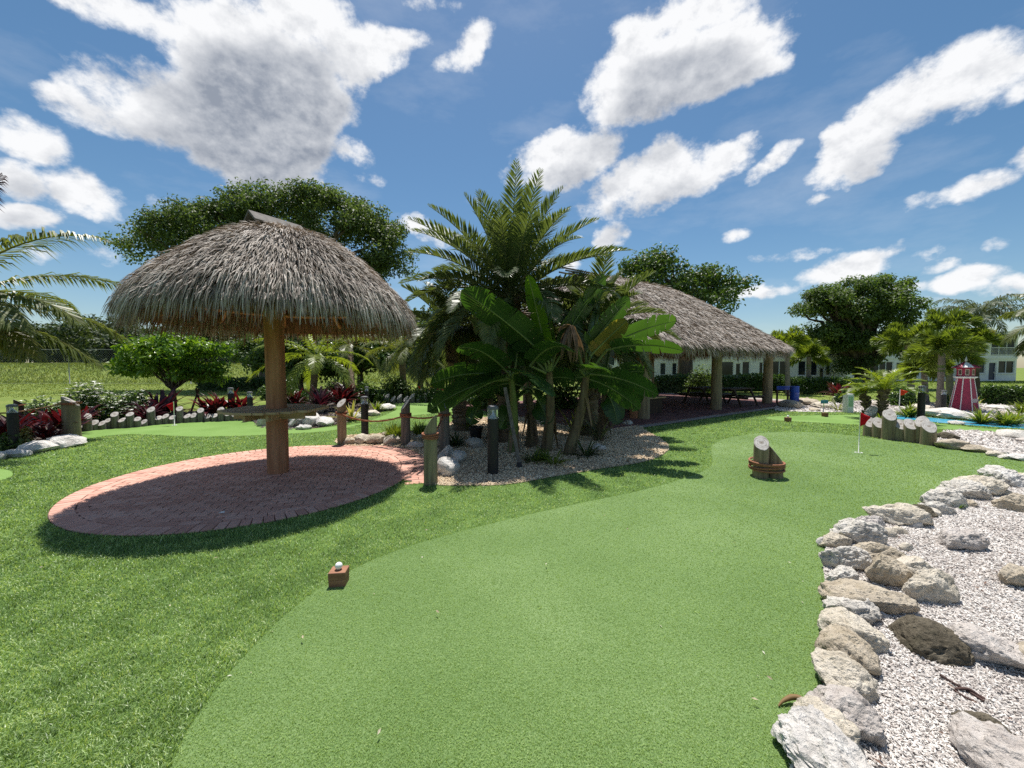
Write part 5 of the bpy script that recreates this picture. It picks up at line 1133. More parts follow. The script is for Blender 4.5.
M_stemlime = noisemat("banana_petiole", [(.3, (.09, .13, .035)), (.7, (.17, .22, .07))], 3, 5, .5, .2, .01)
# ------------------------------------------------------------------ banana grove
def banana_leaf(parent, off, B, T, arch, w, roll, r, matr, slits=6, vfold=.35, sagside=.25):
    B, T = np.asarray(B, float), np.asarray(T, float); L = np.linalg.norm(T - B); C = (B + T) / 2 + np.array((0, 0, arch)); ns = 26; P = bez(B, C, T, ns + 1); t = np.linspace(0, 1, ns + 1)
    Tn = unit(np.gradient(P, axis=0)); S = unit(np.cross(Tn, np.array((-.15 * np.sign(T[0] - B[0] + 1e-6), r.choice((.8, .6, .45)), .72)))); roll = roll * .12; ca, sa = math.cos(roll), math.sin(roll); U = np.cross(S, Tn); S, U = S * ca + U * sa, U * ca - S * sa
    wp = w * .76 * np.minimum(1, np.sqrt(t / .16)) * np.clip(1 - np.clip((t - .62) / .38, 0, 1) ** 2.6, 0, 1) ** .6 * (1 - .12 * t); wp[0] = .01; wp[-1] = .004
    m = MB()
    for sgn in (1, -1):
        cuts = sorted(set([2] + list(r.choice(np.arange(4, ns - 1), min(slits, ns - 6), replace=False)) + [ns]))
        for a, b in zip(cuts[:-1], cuts[1:]):
            k = np.arange(a, b + 1); nk = len(k); rows = []; jit = r.normal(0, .05)
            for q, fr in enumerate((0, .35, .7, 1.0)):
                wq = wp[k] * fr; drop = vfold * wq - (sagside + jit) * wq * fr * 1.4
                shr = np.zeros(nk); g = (.045 if matr is L_bandry else .010) * fr ** 2 * r.uniform(.4, 2.2); shr[0] += g; shr[-1] -= g
                rows.append(P[k] + S[k] * sgn * wq[:, None] + U[k] * drop[:, None] + Tn[k] * (shr + .05 * wq * fr)[:, None])
            V = np.concatenate(rows); i = np.arange(nk - 1); Fs = [np.stack([q * nk + i, q * nk + i + 1, (q + 1) * nk + i + 1, (q + 1) * nk + i], -1) for q in range(3)]
            m.add(V, Fs, np.clip(r.normal(.45, .16), 0, 1))
    o = m.build("leaf", matr, parent, smooth=True); o.location = tuple(off)
    for v in (0,): 
        mm = MB(); mm.tube(P - U * .006, np.linspace(.022, .004, ns + 1), 7); mm.build("midrib", M_stemlime, o, smooth=True)
def banana(label, base, top, lst, seed, r0=.10, mstem=None, top2=None):
    """lst: (leaf base px, depth), (tip px, depth), arch, width, roll, material"""
    r = np.random.default_rng(seed); base = np.asarray(base); t = thing("banana_plant", label, "banana plant", base, "banana plants in the gravel bed"); tp = np.asarray(top) - base
    s = np.linspace(0, 1, 12)[:, None]; P = s * tp + np.concatenate([.05 * np.sin(s * PI), .03 * np.sin(s * 5), 0 * s], 1); P[0, 2] = -.05
    m = MB(); m.tube(P, np.linspace(r0 * 1.15, r0 * .62, 12), 14); m.build("stem", mstem or M_stemgreen, t, smooth=True)
    for q in range(4):                                         # dry sheaths hanging on the stem
        a = r.random() * 6.28; z = r.uniform(.3, .8); c = P[int(z * 11)]; d = np.array((math.cos(a), math.sin(a), 0)); m = MB(); n = 5
        C = c + d * r0 * .85; V = []; 
        for i in range(n): V += [C + d * .03 * i + np.array((0, 0, -.13 * i)) + np.cross(d, (0, 0, 1)) * (.05 - .008 * i), C + d * .03 * i + np.array((0, 0, -.13 * i)) - np.cross(d, (0, 0, 1)) * (.05 - .008 * i)]
        m.add(V, [[(2 * i, 2 * i + 1, 2 * i + 3, 2 * i + 2) for i in range(n - 1)]], r.random()); m.build("dry_sheath", L_bandry, t)
    for (bp, bY, tpx, tY, arch, w_, roll, mt) in lst:
        Bw = A(bp[0], bp[1], bY) - base; Tw = A(tpx[0], tpx[1], tY) - base
        m = MB(); mid = (tp + Bw) / 2 + np.array((0, 0, -.02)); m.tube(bez(tp * .97, mid, Bw, 6), np.linspace(.032, .02, 6), 7); m.build("petiole", M_stemlime, t, smooth=True)
        if mt is L_bandry:
            m = MB(); straps(m, r, 20, .62, .085, -1.5, -.95, .35, Bw, r0=.02, fold=.8); straps(m, r, 5, .3, .08, -.6, .4, 1.6, Bw, r0=.02, fold=.8); m.build("dry_leaf", mt, t)
        else: banana_leaf(t, (0, 0, 0), Bw, Tw, arch, w_, roll, r, mt, 7 if mt is L_ban else 3)
Y0_ = 7.0
banana("banana plant with bright upright young leaf and long leaf over the dark core", G(546, 452), A(549, 372, 7.3), [
    ((541, 352), 7.2, (461, 290), 6.5, .10, .46, -.9, L_ban), ((549, 364), 7.2, (528, 274), 6.9, .05, .225, 1.25, L_banyoung), ((552, 362), 7.2, (541, 292), 7.6, .05, .2, .6, L_banyoung),
    ((556, 352), 7.4, (606, 276), 7.7, .10, .44, .75, L_ban), ((530, 366), 7.1, (575, 352), 6.2, .42, .36, .75, L_ban), ((535, 360), 7.4, (498, 300), 8.0, .12, .4, -.4, L_ban), ((560, 356), 7.5, (585, 300), 8.3, .1, .4, .3, L_ban)], 11)
banana("tall green-stemmed banana plant behind the timber prop", G(512, 452.5), A(511, 378, 7.2), [
    ((507, 372), 7.1, (458, 347), 6.2, .26, .36, -.6, L_ban), ((513, 374), 7.1, (552, 397), 6.0, .34, .38, .75, L_ban), ((505, 376), 7.2, (430, 384), 6.6, .22, .36, -.8, L_ban), ((506, 380), 7.2, (427, 412), 6.5, .26, .34, -.9, L_ban),
    ((508, 378), 7.0, (452, 408), 6.2, .2, .34, -.9, L_ban), ((509, 366), 7.4, (470, 320), 7.9, .2, .4, -.3, L_ban), ((515, 368), 7.4, (522, 320), 8.1, .15, .4, .3, L_ban)], 12, .085, M_stemlime)
banana("banana plant with curved stem, yellowing leaf and hanging brown leaf", G(568, 455), A(586, 376, 7.3), [
    ((586, 352), 7.2, (630, 298), 7.2, .08, .42, .85, L_ban), ((606, 350), 7.1, (684, 351), 6.4, .20, .36, .8, L_ban), ((608, 346), 7.4, (677, 321), 7.4, .14, .36, .85, L_ban), ((590, 374), 7.1, (659, 395), 6.4, .16, .36, .85, L_ban),
    ((590, 356), 7.1, (627, 320), 6.9, .02, .28, .9, L_banyel), ((571, 326), 6.9, (577, 370), 6.6, .10, .26, 4.0, L_bandry), ((584, 378), 7.4, (640, 410), 7.0, .2, .34, .8, L_ban), ((580, 370), 7.0, (612, 372), 6.3, .1, .3, .7, L_ban), ((588, 360), 7.6, (600, 300), 8.4, .1, .42, .3, L_ban)], 13)
banana("short banana plant deep in the shaded grove", G(530, 447), A(528, 392, 7.8), [
    ((530, 388), 7.8, (575, 380), 7.4, .25, .4, .6, L_ban), ((526, 388), 7.8, (480, 395), 7.3, .3, .4, -.6, L_ban), ((528, 384), 7.9, (520, 335), 8.2, .1, .4, -.2, L_ban), ((532, 384), 7.9, (558, 340), 8.3, .1, .4, .3, L_ban), ((530, 392), 7.7, (548, 425), 7.3, .3, .34, .7, L_ban), ((527, 392), 7.7, (500, 430), 7.3, .3, .34, -.7, L_ban)], 14)
banana("banana plant at the pavilion side of the grove", G(598, 441), A(604, 390, 8.6), [
    ((604, 386), 8.6, (645, 372), 8.3, .25, .4, .7, L_ban), ((606, 388), 8.6, (642, 402), 8.2, .25, .36, .8, L_ban), ((602, 386), 8.6, (570, 380), 8.3, .25, .4, -.6, L_ban), ((604, 384), 8.7, (612, 338), 9.0, .1, .42, .2, L_ban), ((604, 390), 8.5, (618, 425), 8.2, .3, .34, .8, L_ban)], 15)
banana("low banana plant nearest the black plant pot", G(492, 443), A(490, 398, 8.2), [
    ((489, 394), 8.2, (452, 388), 7.8, .25, .38, -.7, L_ban), ((490, 392), 8.3, (478, 345), 8.8, .1, .4, -.3, L_ban), ((492, 394), 8.2, (518, 400), 7.8, .25, .36, .7, L_ban), ((489, 396), 8.1, (470, 425), 7.7, .25, .3, -.8, L_ban)], 16)

# ------------------------------------------------------------------ date palms behind the bananas
def date_fronds(r, n, L, lo=-.3, hi=1.45):
    out = []
    for k in range(n):
        u = (k + .5) / n; e = hi - (hi - lo) * u ** .85; out.append(dict(az_=k * 2.399 + r.normal(0, .12), e=e + r.normal(0, .06), L=L * r.uniform(.85, 1.08) * (.86 + .14 * math.cos(e - .6)), droop=.35 + .85 * u + r.uniform(-.08, .1), nl=80, leaf=.50, lw=.036, vee=.55, sag=.18 + .3 * u, start=.14, var0=.38 + .16 * r.random() + (.12 if u > .75 else 0), petr=.022))
    return out
r = np.random.default_rng(21)
palm(G(507, 441.5), A(510, 299, 8.7) - G(507, 441.5), "tall date palm with feathery crown rising behind the banana plants", L_date, 21, date_fronds(r, 60, 2.62), .2, rings=2, name="date_palm")
palm(G(588, 435.5) , A(592, 330, 9.6) - G(588, 435.5), "shorter date palm between the banana plants and the pavilion", L_date, 22, date_fronds(r, 34, 2.0, -.5, 1.2), .19, rings=2, name="date_palm")
palm(G(462, 431), A(452, 330, 10.2) - G(462, 431), "drooping date palm behind the hut side of the grove", L_date, 23, date_fronds(r, 34, 1.9, -.6, 1.1), .17, rings=2, name="date_palm")

# ------------------------------------------------------------------ coconut palm beyond the left edge
def cf(az, e, L, droop, **k): return dict(dict(az_=math.radians(az), e=math.radians(e), L=L, droop=droop, nl=96, leaf=.70, lw=.040, vee=.25, sag=.75, start=.2, petr=.028), **k)
cb = G(-62, 447); cc_ = A(-66, 305, 7.6) - cb
palm(cb, cc_, "coconut palm leaning in from outside, fronds reaching over the red plants", L_coco, 31, [cf(8, 50, 3.6, 1.15), cf(-14, 10, 2.5, .95), cf(-4, -10, 2.3, .75, mat=L_cocoyel), cf(28, -12, 2.7, .7), cf(-40, 35, 3.4, 1.2), cf(60, 40, 3.2, 1.1),
    cf(100, 30, 3.2, 1.2), cf(140, 20, 3.2, 1.1), cf(180, 45, 3.2, 1.1), cf(220, 20, 3.2, 1.2), cf(260, 40, 3.2, 1.2), cf(300, 15, 3.1, 1.1), cf(15, 78, 2.9, .5, mat=L_purple), cf(-25, -22, 2.3, .6, mat=L_cocoyel), cf(45, 10, 2.9, 1.0), cf(10, 20, 2.6, 1.2)], .13, curve=(.15, 0), name="coconut_palm")
# right edge palm
pb = G(1064, 409); 
palm(pb, A(1078, 322, pb[1]) - pb, "palm at the picture's edge with pale drooping fronds beside the far lawn", L_coco, 33, [cf(180, 40, 2.6, 1.5), cf(165, 10, 2.4, 1.3), cf(195, 5, 2.5, 1.2), cf(210, 45, 2.4, 1.3), cf(150, 60, 2.2, 1.1), cf(100, 40, 2.4, 1.3), cf(250, 30, 2.4, 1.2), cf(20, 40, 2.4, 1.2), cf(60, 20, 2.4, 1.2), cf(320, 30, 2.4, 1.2), cf(185, 70, 2.2, 1.0), cf(200, -15, 2.2, .9), cf(172, -12, 2.3, 1.0)], .13, name="coconut_palm")
# small palms beyond the hut
def lf(r, n, L, lo=-.3, hi=1.1, **k): return [dict(dict(az_=i * 2.399 + r.normal(0, .15), e=hi - (hi - lo) * (i + .5) / n, L=L * r.uniform(.85, 1.1), droop=1.0 + r.uniform(-.2, .35), nl=36, leaf=.55, lw=.045, vee=.3, sag=.6, start=.15, petr=.02), **k) for i in range(n)]
r = np.random.default_rng(41)
pb = G(312, 408); palm(pb, A(316, 357, pb[1]) - pb, "small palm with lime fronds under the hut's eave beyond the bar table", L_lime, 41, lf(r, 16, 2.5), .13, name="small_palm")
pb = G(404, 401); palm(pb, A(402, 350, pb[1]) - pb, "small palm with slender brown trunk beyond the dark roped post", L_coco, 42, lf(r, 16, 2.4), .15, name="small_palm")
pb = G(352, 401); palm(pb, A(350, 345, pb[1] + 2) - pb, "small palm with drooping fronds in the dark planting behind the light bollard", L_coco, 43, lf(r, 14, 2.5), .15, name="small_palm")
# pygmy date palm by the cut logs, with two trunks
pb = G(880, 421)
t1 = A(884, 391, pb[1]) - pb
palm(pb, t1, "pygmy palm with arching yellow-green fronds behind the cut logs", L_lime, 44, [dict(az_=i * 2.399, e=1.35 - 1.15 * (i + .5) / 20, L=1.1 * r.uniform(.85, 1.1), droop=1.0 + r.uniform(-.1, .3), nl=40, leaf=.27, lw=.022, vee=.35, sag=.3, start=.12, petr=.012) for i in range(20)], .07, rings=2, name="pygmy_palm")
pb = G(868, 418)
palm(pb, A(864, 394, pb[1]) - pb, "lower pygmy palm leaning away behind the red flag", L_lime, 45, [dict(az_=i * 2.399, e=1.25 - 1.1 * (i + .5) / 15, L=.72 * r.uniform(.85, 1.1), droop=1.1, nl=36, leaf=.2, lw=.02, vee=.35, sag=.3, start=.12, petr=.012) for i in range(15)], .06, rings=2, name="pygmy_palm")
# foxtail palms: bottle-brush fronds
def fox(r, n, L): return [dict(az_=i * 2.399 + r.normal(0, .2), e=1.5 - 1.7 * (i + .5) / n, L=L * .56 * r.uniform(.85, 1.1), droop=.85 + r.uniform(-.3, .3), nl=80, leaf=.55, lw=.055, vee=.1, sag=.25, plum=1.0, start=.2, petr=.022) for i in range(n)]
pb = G(939.5, 409); palm(pb, A(942, 353, pb[1]) - pb, "foxtail palm with grey trunk and puffy fronds behind the lighthouse", L_fox, 51, fox(r, 12, 2.0), .10, plain("smooth_grey_trunk", (.22, .19, .16), .8, bstr=.3), name="foxtail_palm", shaft=M_stemlime)
pb = G(912, 401); palm(pb, A(908, 345, pb[1]) - pb, "foxtail palm with rounded crown beside the dark broad tree", L_fox, 52, fox(r, 11, 2.3), .12, plain("smooth_grey_trunk", (.22, .19, .16), .8, bstr=.3), name="foxtail_palm", shaft=M_stemlime)
pb = G(976, 399); palm(pb, A(972, 345, pb[1]) - pb, "foxtail palm with orange seed-tinged fronds past the lighthouse roof", L_fox, 53, fox(r, 10, 2.0) + [dict(f, mat=L_cocoyel) for f in fox(r, 2, 1.7)], .17, M_bark, name="foxtail_palm", shaft=M_stemlime)
pb = G(788, 394); palm(pb, A(787, 346, pb[1]) - pb, "lime foxtail palm at the pavilion's far eave", L_lime, 54, fox(r, 10, 2.2), .12, plain("smooth_grey_trunk", (.22, .19, .16), .8, bstr=.3), name="foxtail_palm", shaft=M_stemlime)
pb = G(808, 393); palm(pb, A(809, 357, pb[1]) - pb, "low ball-crowned foxtail palm before the near apartment windows", L_fox, 55, fox(r, 11, 2.0), .12, plain("smooth_grey_trunk", (.22, .19, .16), .8, bstr=.3), name="foxtail_palm", shaft=M_stemlime)
pb = G(926, 405); palm(pb, A(924, 369, pb[1]) - pb, "short foxtail palm puff left of the grey-trunked one", L_fox, 57, fox(r, 10, 1.5), .10, bpy.data.materials["smooth_grey_trunk"], name="foxtail_palm", shaft=M_stemlime)
pb = G(950, 398); palm(pb, A(948, 328, pb[1]) - pb, "tallest foxtail palm rising between the queen palm and the dark tree", L_fox, 58, fox(r, 11, 2.1), .13, bpy.data.materials["smooth_grey_trunk"], name="foxtail_palm", shaft=M_stemlime)
# queen palm far behind
pb = np.array((50.5 * 48 / 41.0 - 3.5, 46.5, 0)); pb = np.array((A(975, 380, 44)[0], 44.0, 0))
palm(pb, A(979, 316, 44) - pb, "tall queen palm with hazy drooping crown behind the far apartments", L_far, 56, [dict(az_=i * 2.399, e=1.2 - 1.1 * (i + .5) / 22, L=4.6 * r.uniform(.85, 1.1), droop=1.7 + r.uniform(-.2, .3), nl=46, leaf=1.0, lw=.09, vee=.1, sag=.95, plum=.5, start=.15, petr=.05) for i in range(22)], .25, each=False, name="queen_palm")

# ------------------------------------------------------------------ broad trees
b = np.array((A(268, 400, 30)[0], 30.0, berm_z(A(268, 400, 30)[0], 30.0)))
def rel(px, py, Y, rpx, rpy, base, depth=None): p = A(px, py, Y); s = Y / F; return (tuple(p - base), (rpx * s, depth if depth else rpx * s * .85, rpy * s))
tree("oak_tree", b, [rel(x, y, 30, rx, ry, b) for x, y, rx, ry in ((152, 246, 28, 18), (175, 236, 32, 20), (215, 226, 46, 22), (243, 240, 50, 26), (272, 214, 48, 21), (335, 216, 48, 24), (360, 228, 34, 26), (380, 250, 28, 26), (396, 264, 20, 22), (386, 240, 24, 20), (300, 250, 60, 26), (200, 262, 42, 20), (150, 258, 22, 16), (380, 268, 24, 20), (340, 275, 50, 24))],
     "broad dark oak towering behind the round hut", mleaf=L_oak, trunk_r=.65, fork=(0.5, 0, 4.2), nclump=330, per=205, leaf=.24, crad=1.0, seed=61, limbs=30)
b = np.array((A(684, 380, 27)[0], 27.0, 0))
tree("oak_tree", b, [rel(x, y, 27, rx, ry, b) for x, y, rx, ry in ((640, 276, 26, 20), (662, 272, 26, 18), (705, 285, 28, 20), (726, 292, 22, 16), (690, 305, 45, 22), (640, 300, 35, 22))], "rounded green tree behind the pavilion ridge", mleaf=L_mid, trunk_r=.45, nclump=100, per=150, leaf=.27, crad=.95, seed=62, limbs=16)
b = np.array((A(862, 385, 31)[0], 31.0, 0))
tree("broad_tree", b, [rel(x, y, 31, rx, ry, b) for x, y, rx, ry in ((810, 310, 16, 8), (832, 296, 22, 8), (862, 288, 28, 9), (888, 286, 22, 8), (900, 304, 24, 9), (845, 306, 36, 14), (872, 302, 38, 14), (850, 322, 38, 14), (882, 322, 34, 14), (858, 342, 32, 13), (836, 336, 26, 10), (880, 350, 30, 14), (866, 366, 24, 12), (914, 322, 14, 6))],
     "broad dark tiered tree between the two apartment blocks", mleaf=L_dark, trunk_r=.55, fork=(0, 0, 1.4), nclump=235, per=190, leaf=.23, crad=.74, seed=63, limbs=40, flat=.65, up=.8)
b = G(174, 414); b = np.array((b[0], b[1], 0))
tree("small_tree", b, [rel(x, y, b[1], rx, ry, b) for x, y, rx, ry in ((150, 355, 30, 14), (178, 352, 38, 16), (205, 357, 26, 15), (170, 372, 40, 14), (140, 366, 22, 11), (200, 374, 26, 12))], "small bright green round-crowned tree with staked trunk beyond the hut", mleaf=L_bright, trunk_r=.075, fork=(0, 0, .95), nclump=90, per=95, leaf=.17, crad=.34, seed=64, limbs=26, var0=.5)
for k, (x0, x1, yb, yt) in enumerate(((191, 199, 408, 389), (203, 196, 412, 388), (160, 149, 412, 392))):
    p = G(x0, yb + 4); q = A(x1, yt, p[1]); m = MB(); m.tube([p, q], [.035, .03], 8); o = m.build("tree_stake", M_darkwood, smooth=True); tag(o, ("dark stake close to the small tree's trunk", "dark slanting stake farthest from the small tree's trunk", "dark stake among purple plants under the small tree")[k], "stake", "stakes bracing the small tree")
# mid-distance planting that closes the view between hut and bananas
BT = [(300, 25, 360, 40, 26, L_dark, "dense dark tree behind the lime-fronded small palm"), (360, 24, 352, 44, 24, L_hedge, "bushy dark tree behind the red plants"), (420, 26, 350, 44, 30, L_dark, "dark tree behind the banana grove's hut side"),
    (465, 30, 330, 46, 40, L_oak, "tall dark tree standing behind the date palms"), (540, 31, 340, 50, 36, L_mid, "green tree hidden behind the tall date palm"), (600, 33, 335, 40, 34, L_oak, "dark tree behind the pavilion's banana end"), (255, 34, 352, 26, 16, L_mid, "hazy round tree beyond the field seen under the eave")]
for k, (px, Y, py, rx, ry, ml, lab) in enumerate(BT):
    b = np.array((A(px, 380, Y)[0], Y, 0.0)); tree("background_tree", b, [rel(px, py, Y, rx, ry, b), rel(px - rx * .5, py + ry * .35, Y, rx * .6, ry * .7, b), rel(px + rx * .5, py + ry * .3, Y, rx * .6, ry * .7, b)], lab, mleaf=ml, trunk_r=.2, nclump=60, per=130, leaf=.26, crad=.8, seed=70 + k, limbs=10)
SB = [(290, 395, 20, 14, L_hedge, "dark shrub behind the hut post at bar table height"), (330, 392, 22, 13, L_mid, "green shrub behind the burgundy plants"), (372, 392, 24, 16, L_hedge, "glossy shrub behind the distant bollard"), (395, 390, 20, 16, L_dark, "dark glossy shrub beside the slender brown palm trunk"),
    (428, 392, 22, 14, L_mid, "green shrub with pale leaves beside the banana leaves"), (455, 394, 24, 14, L_hedge, "shrub behind the flat-topped post"), (350, 388, 26, 14, L_bright, "light green shrub above the yellow spiky plant"), (490, 397, 26, 16, L_dark, "dark shrub behind the plant pot"), (560, 395, 34, 20, L_dark, "dark shrub closing the grove's shaded core"), (272, 392, 14, 10, L_mid, "small shrub left of the hut post")]
for k, (px, py, rx, ry, ml, lab) in enumerate(SB):
    b = G(px, py + ry * .72); s = b[1] / F; shrub("shrub", b, (rx * s, rx * s * .7, ry * 1.75 * s), lab, "shrub", ml, 1700, .17, 90 + k)
# hedge behind the pavilion
def hedge(name, p0, p1, h, wd, n, leaf, ml, lab, seed):
    r = np.random.default_rng(seed); p0, p1 = np.array(p0), np.array(p1); d = p1 - p0; L = np.linalg.norm(d); x = d / L; y = np.array((-x[1], x[0], 0)); m = MB()
    u = r.random(n); v = r.uniform(-1, 1, n); wv = r.random(n) ** .6; hh = h * (.82 + .3 * fbm(np.stack([u * L * .9, v, 0 * u], -1), 3, seed)); P = p0 + d * u[:, None] + y * (v * wd / 2)[:, None]; P[:, 2] = wv * hh
    N = unit(np.stack([r.normal(0, .6, n), r.normal(-.2, .6, n), r.normal(.5, .5, n)], -1)); D = unit(np.cross(N, r.normal(0, 1, (n, 3))) + (0, 0, .3))
    leaves(m, P, D, N, leaf * r.uniform(.6, 1.3, n), leaf * .5, r.normal(.45, .2, n) + (fbm(P * 1.5, 2, 4) - .45) * .6); m.box((p0 + p1) / 2 + np.array((0, 0, h * .35)), (L, wd * .5, h * .6), math.atan2(x[1], x[0]), var=0.0)
    tag(m.build(name, ml), lab, "hedge")
hedge("hedge", G(655, 393), G(782, 392), 1.15, 1.0, 9000, .17, L_hedge, "long leafy hedge between the pavilion and the near apartments", 3)
hedge("hedge", G(786, 393.5), G(856, 394), 1.0, 1.0, 4200, .17, L_hedge, "dark hedge from the blue barrel to the white cabinet", 4)
hedge("hedge", G(982, 404), G(1080, 409), .80, .9, 4200, .14, L_hedge, "low dark hedge beyond the lighthouse toward the picture's edge", 5)
hedge("hedge", G(200, 391), G(300, 390), .9, 1.0, 4200, .18, L_hedge, "low hedge at the field's edge seen under the eave", 6)
for k, (px, py, rx, ry, ml, lab) in enumerate(((700, 384, 18, 22, L_dark, "rounded dark shrub behind the pavilion's middle post"), (842, 398, 9, 9, L_hedge, "leafy shrub left of the white cabinet"), (905, 400, 16, 10, L_hedge, "green shrub behind the pygmy palm"), (955, 401, 12, 9, L_hedge, "dark shrub behind the lighthouse foot"))):
    b = G(px, py + ry * .6); s = b[1] / F; shrub("shrub", b, (rx * s, rx * s * .7, ry * 1.7 * s), lab, "shrub", ml, 1500, .15, 130 + k)

# ------------------------------------------------------------------ flower-bed plants
b = G(113, 424); s = b[1] / F
shrub("flowering_shrub", G(95, 422) , (36 * s, .9, 38 * s), "wide green shrub covered in white blossom nearest the thick roped post", "shrub", L_mid, 4600, .12, 150, "white-flowered shrubs behind the log row", L_wht, 900, .10)
shrub("flowering_shrub", G(133, 421), (22 * s, .8, 33 * s), "white-blossomed shrub beside the small tree", "shrub", L_mid, 3000, .12, 151, "white-flowered shrubs behind the log row", L_wht, 480, .09)
shrub("flowering_shrub", G(48, 424), (34 * s, .9, 32 * s), "pale-flowered shrub behind the red plants", "shrub", L_mid, 2400, .10, 152, "white-flowered shrubs behind the log row", L_wht, 260, .08)
RED = [(38, 438, .62, 3, L_red, "red cordyline clump against the thick roped post"), (52, 436, .62, 3, L_red, "dark red cordyline directly behind the peaked white rock"), (6, 446, .6, 3, L_red, "red leaves beside the black bollard's left"), (80, 428, .5, 2, L_red, "red cordyline just past the thick roped post"), (28, 446, .4, 2, L_red, "low red plant beside the yellow-green shrub"),
    (138, 424, .55, 2, L_purple, "small purple rosette behind the curved log row"), (164, 420, .95, 3, L_purple, "tall purple-black rosette under the small tree"), (210, 419.5, .75, 2, L_red, "deep red rosette near the dark bollard"), (222, 419, .7, 2, L_red, "bright red rosette closest to the dark bollard"), (238, 417, .8, 3, L_red, "red rosette cluster between the two dark bollards"),
    (320, 413, .85, 3, L_purple, "burgundy clump right of the hut post"), (338, 409, .95, 3, L_red, "large red cordyline above the yellow spiky plant"), (349, 405, .95, 3, L_purple, "burgundy cordyline behind the large red one"), (294, 407, .7, 2, L_red, "red plant glimpsed beside the hut post"), (434, 396, .7, 2, L_red, "bright red plant beside the banana leaf"),
    (843, 402, .8, 3, L_red, "red cordyline beside the white cabinet"), (836, 400, .8, 2, L_purple, "dark red cordyline in the far hedge"), (440, 396, .6, 2, L_purple, "dark red plant beyond the flat-topped post")]
for k, (px, yb, L, hd, ml, lab) in enumerate(RED):
    rosette("red_plant", G(px, yb), lab, "plant", ml, 17, L, .10 * L / .7 + .01, .35, 1.45, .9, 160 + k, "red-leaved plants in the beds", hd, .16, .22)
rosette("yellow_plant", G(352, 421), "yellow striped spiky plant behind the brown roped post", "plant", L_yel, 26, .8, .055, .3, 1.4, .7, 190)
rosette("yellow_plant", G(950, 409), "yellow striped spiky plant left of the lighthouse", "plant", L_yel, 22, .7, .05, .3, 1.3, .7, 191)
rosette("yellow_plant", G(974, 409), "yellow striped spiky plant behind the lighthouse's right", "plant", L_yel, 16, .6, .05, .3, 1.3, .7, 192)
rosette("strappy_plant", G(600, 441), "pale variegated strappy plant at the grove's pavilion side", "plant", L_strap, 46, .82, .035, .45, 1.45, .9, 193)
rosette("strappy_plant", G(838, 411), "pale variegated strappy plant left of the white cabinet", "plant", L_strap, 40, .62, .035, .3, 1.3, .9, 194)
rosette("strappy_plant", G(586, 457), "dark low strappy plant on gravel before the pale one", "plant", L_strapdk, 44, .5, .03, .15, 1.3, 1.0, 195)
rosette("strappy_plant", G(548, 463), "low green tuft at the foot of the banana stems", "plant", L_fern, 40, .36, .022, .15, 1.2, 1.0, 196, None, 3, .13)
rosette("strappy_plant", G(532, 462), "small green tuft beside the timber prop's foot", "plant", L_strapdk, 26, .3, .022, .2, 1.2, 1.0, 197)
rosette("strappy_plant", G(455, 446), "dark leafy tuft behind the white rocks", "plant", L_strapdk, 40, .42, .03, .2, 1.3, 1.0, 198, None, 2, .1)
rosette("strappy_plant", G(575, 437), "tall lime blades in the shade behind the banana stems", "plant", L_fern, 18, .8, .06, .7, 1.5, .6, 199)
rosette("fern", G(881, 427), "lime fern between the cut logs and the pygmy palm", "fern", L_fern, 40, .45, .05, .3, 1.4, .8, 200)
rosette("fern", G(904, 417), "bright fern clump left of the tall bollard", "fern", L_fern, 60, .55, .05, .35, 1.45, .7, 201, None, 2, .1)
rosette("fern", G(994, 424), "large lime fern clump on the stream bank past the lighthouse", "fern", L_fern, 70, .55, .05, .35, 1.45, .7, 202, None, 3, .22)
rosette("fern", G(1022, 414), "yellow-green fern clump at the picture's edge", "fern", L_fern, 60, .55, .05, .35, 1.45, .7, 203, None, 3, .18)
rosette("fern", G(395, 443), "feathery green conifer-like clump beside the dark roped post", "fern", L_fern, 80, .42, .022, .9, 1.5, .3, 204, None, 4, .08)
rosette("fern", G(418, 436), "green leafy clump between the roped posts", "fern", L_fern, 50, .36, .03, .5, 1.4, .6, 205, None, 3, .1)
rosette("fern", G(463, 431), "yellow-green clump beyond the flat-topped post", "fern", L_fern, 50, .4, .04, .5, 1.4, .6, 206, None, 3, .14)
rosette("fern", G(303, 425), "small green tuft in the white rock bank", "fern", L_fern, 30, .35, .03, .5, 1.4, .6, 207)
rosette("fern", G(376, 412), "yellow-green tuft behind the flat cream stone", "fern", L_fern, 40, .5, .05, .5, 1.4, .6, 208)
rosette("weed", G(957, 508, .02), "tiny green weed growing against the wide dark grey stone", "weed", L_mid, 22, .09, .014, .3, 1.4, .5, 209)
shrub("yellow_shrub", G(25, 446), (.16, .16, .42), "yellow-green shrub between black bollard and red plants", "shrub", L_yel, 420, .09, 210)
shrub("groundcover", G(10, 450), (.35, .25, .3), "dark leafy plant at the black bollard's foot", "plant", L_dark, 500, .1, 211)

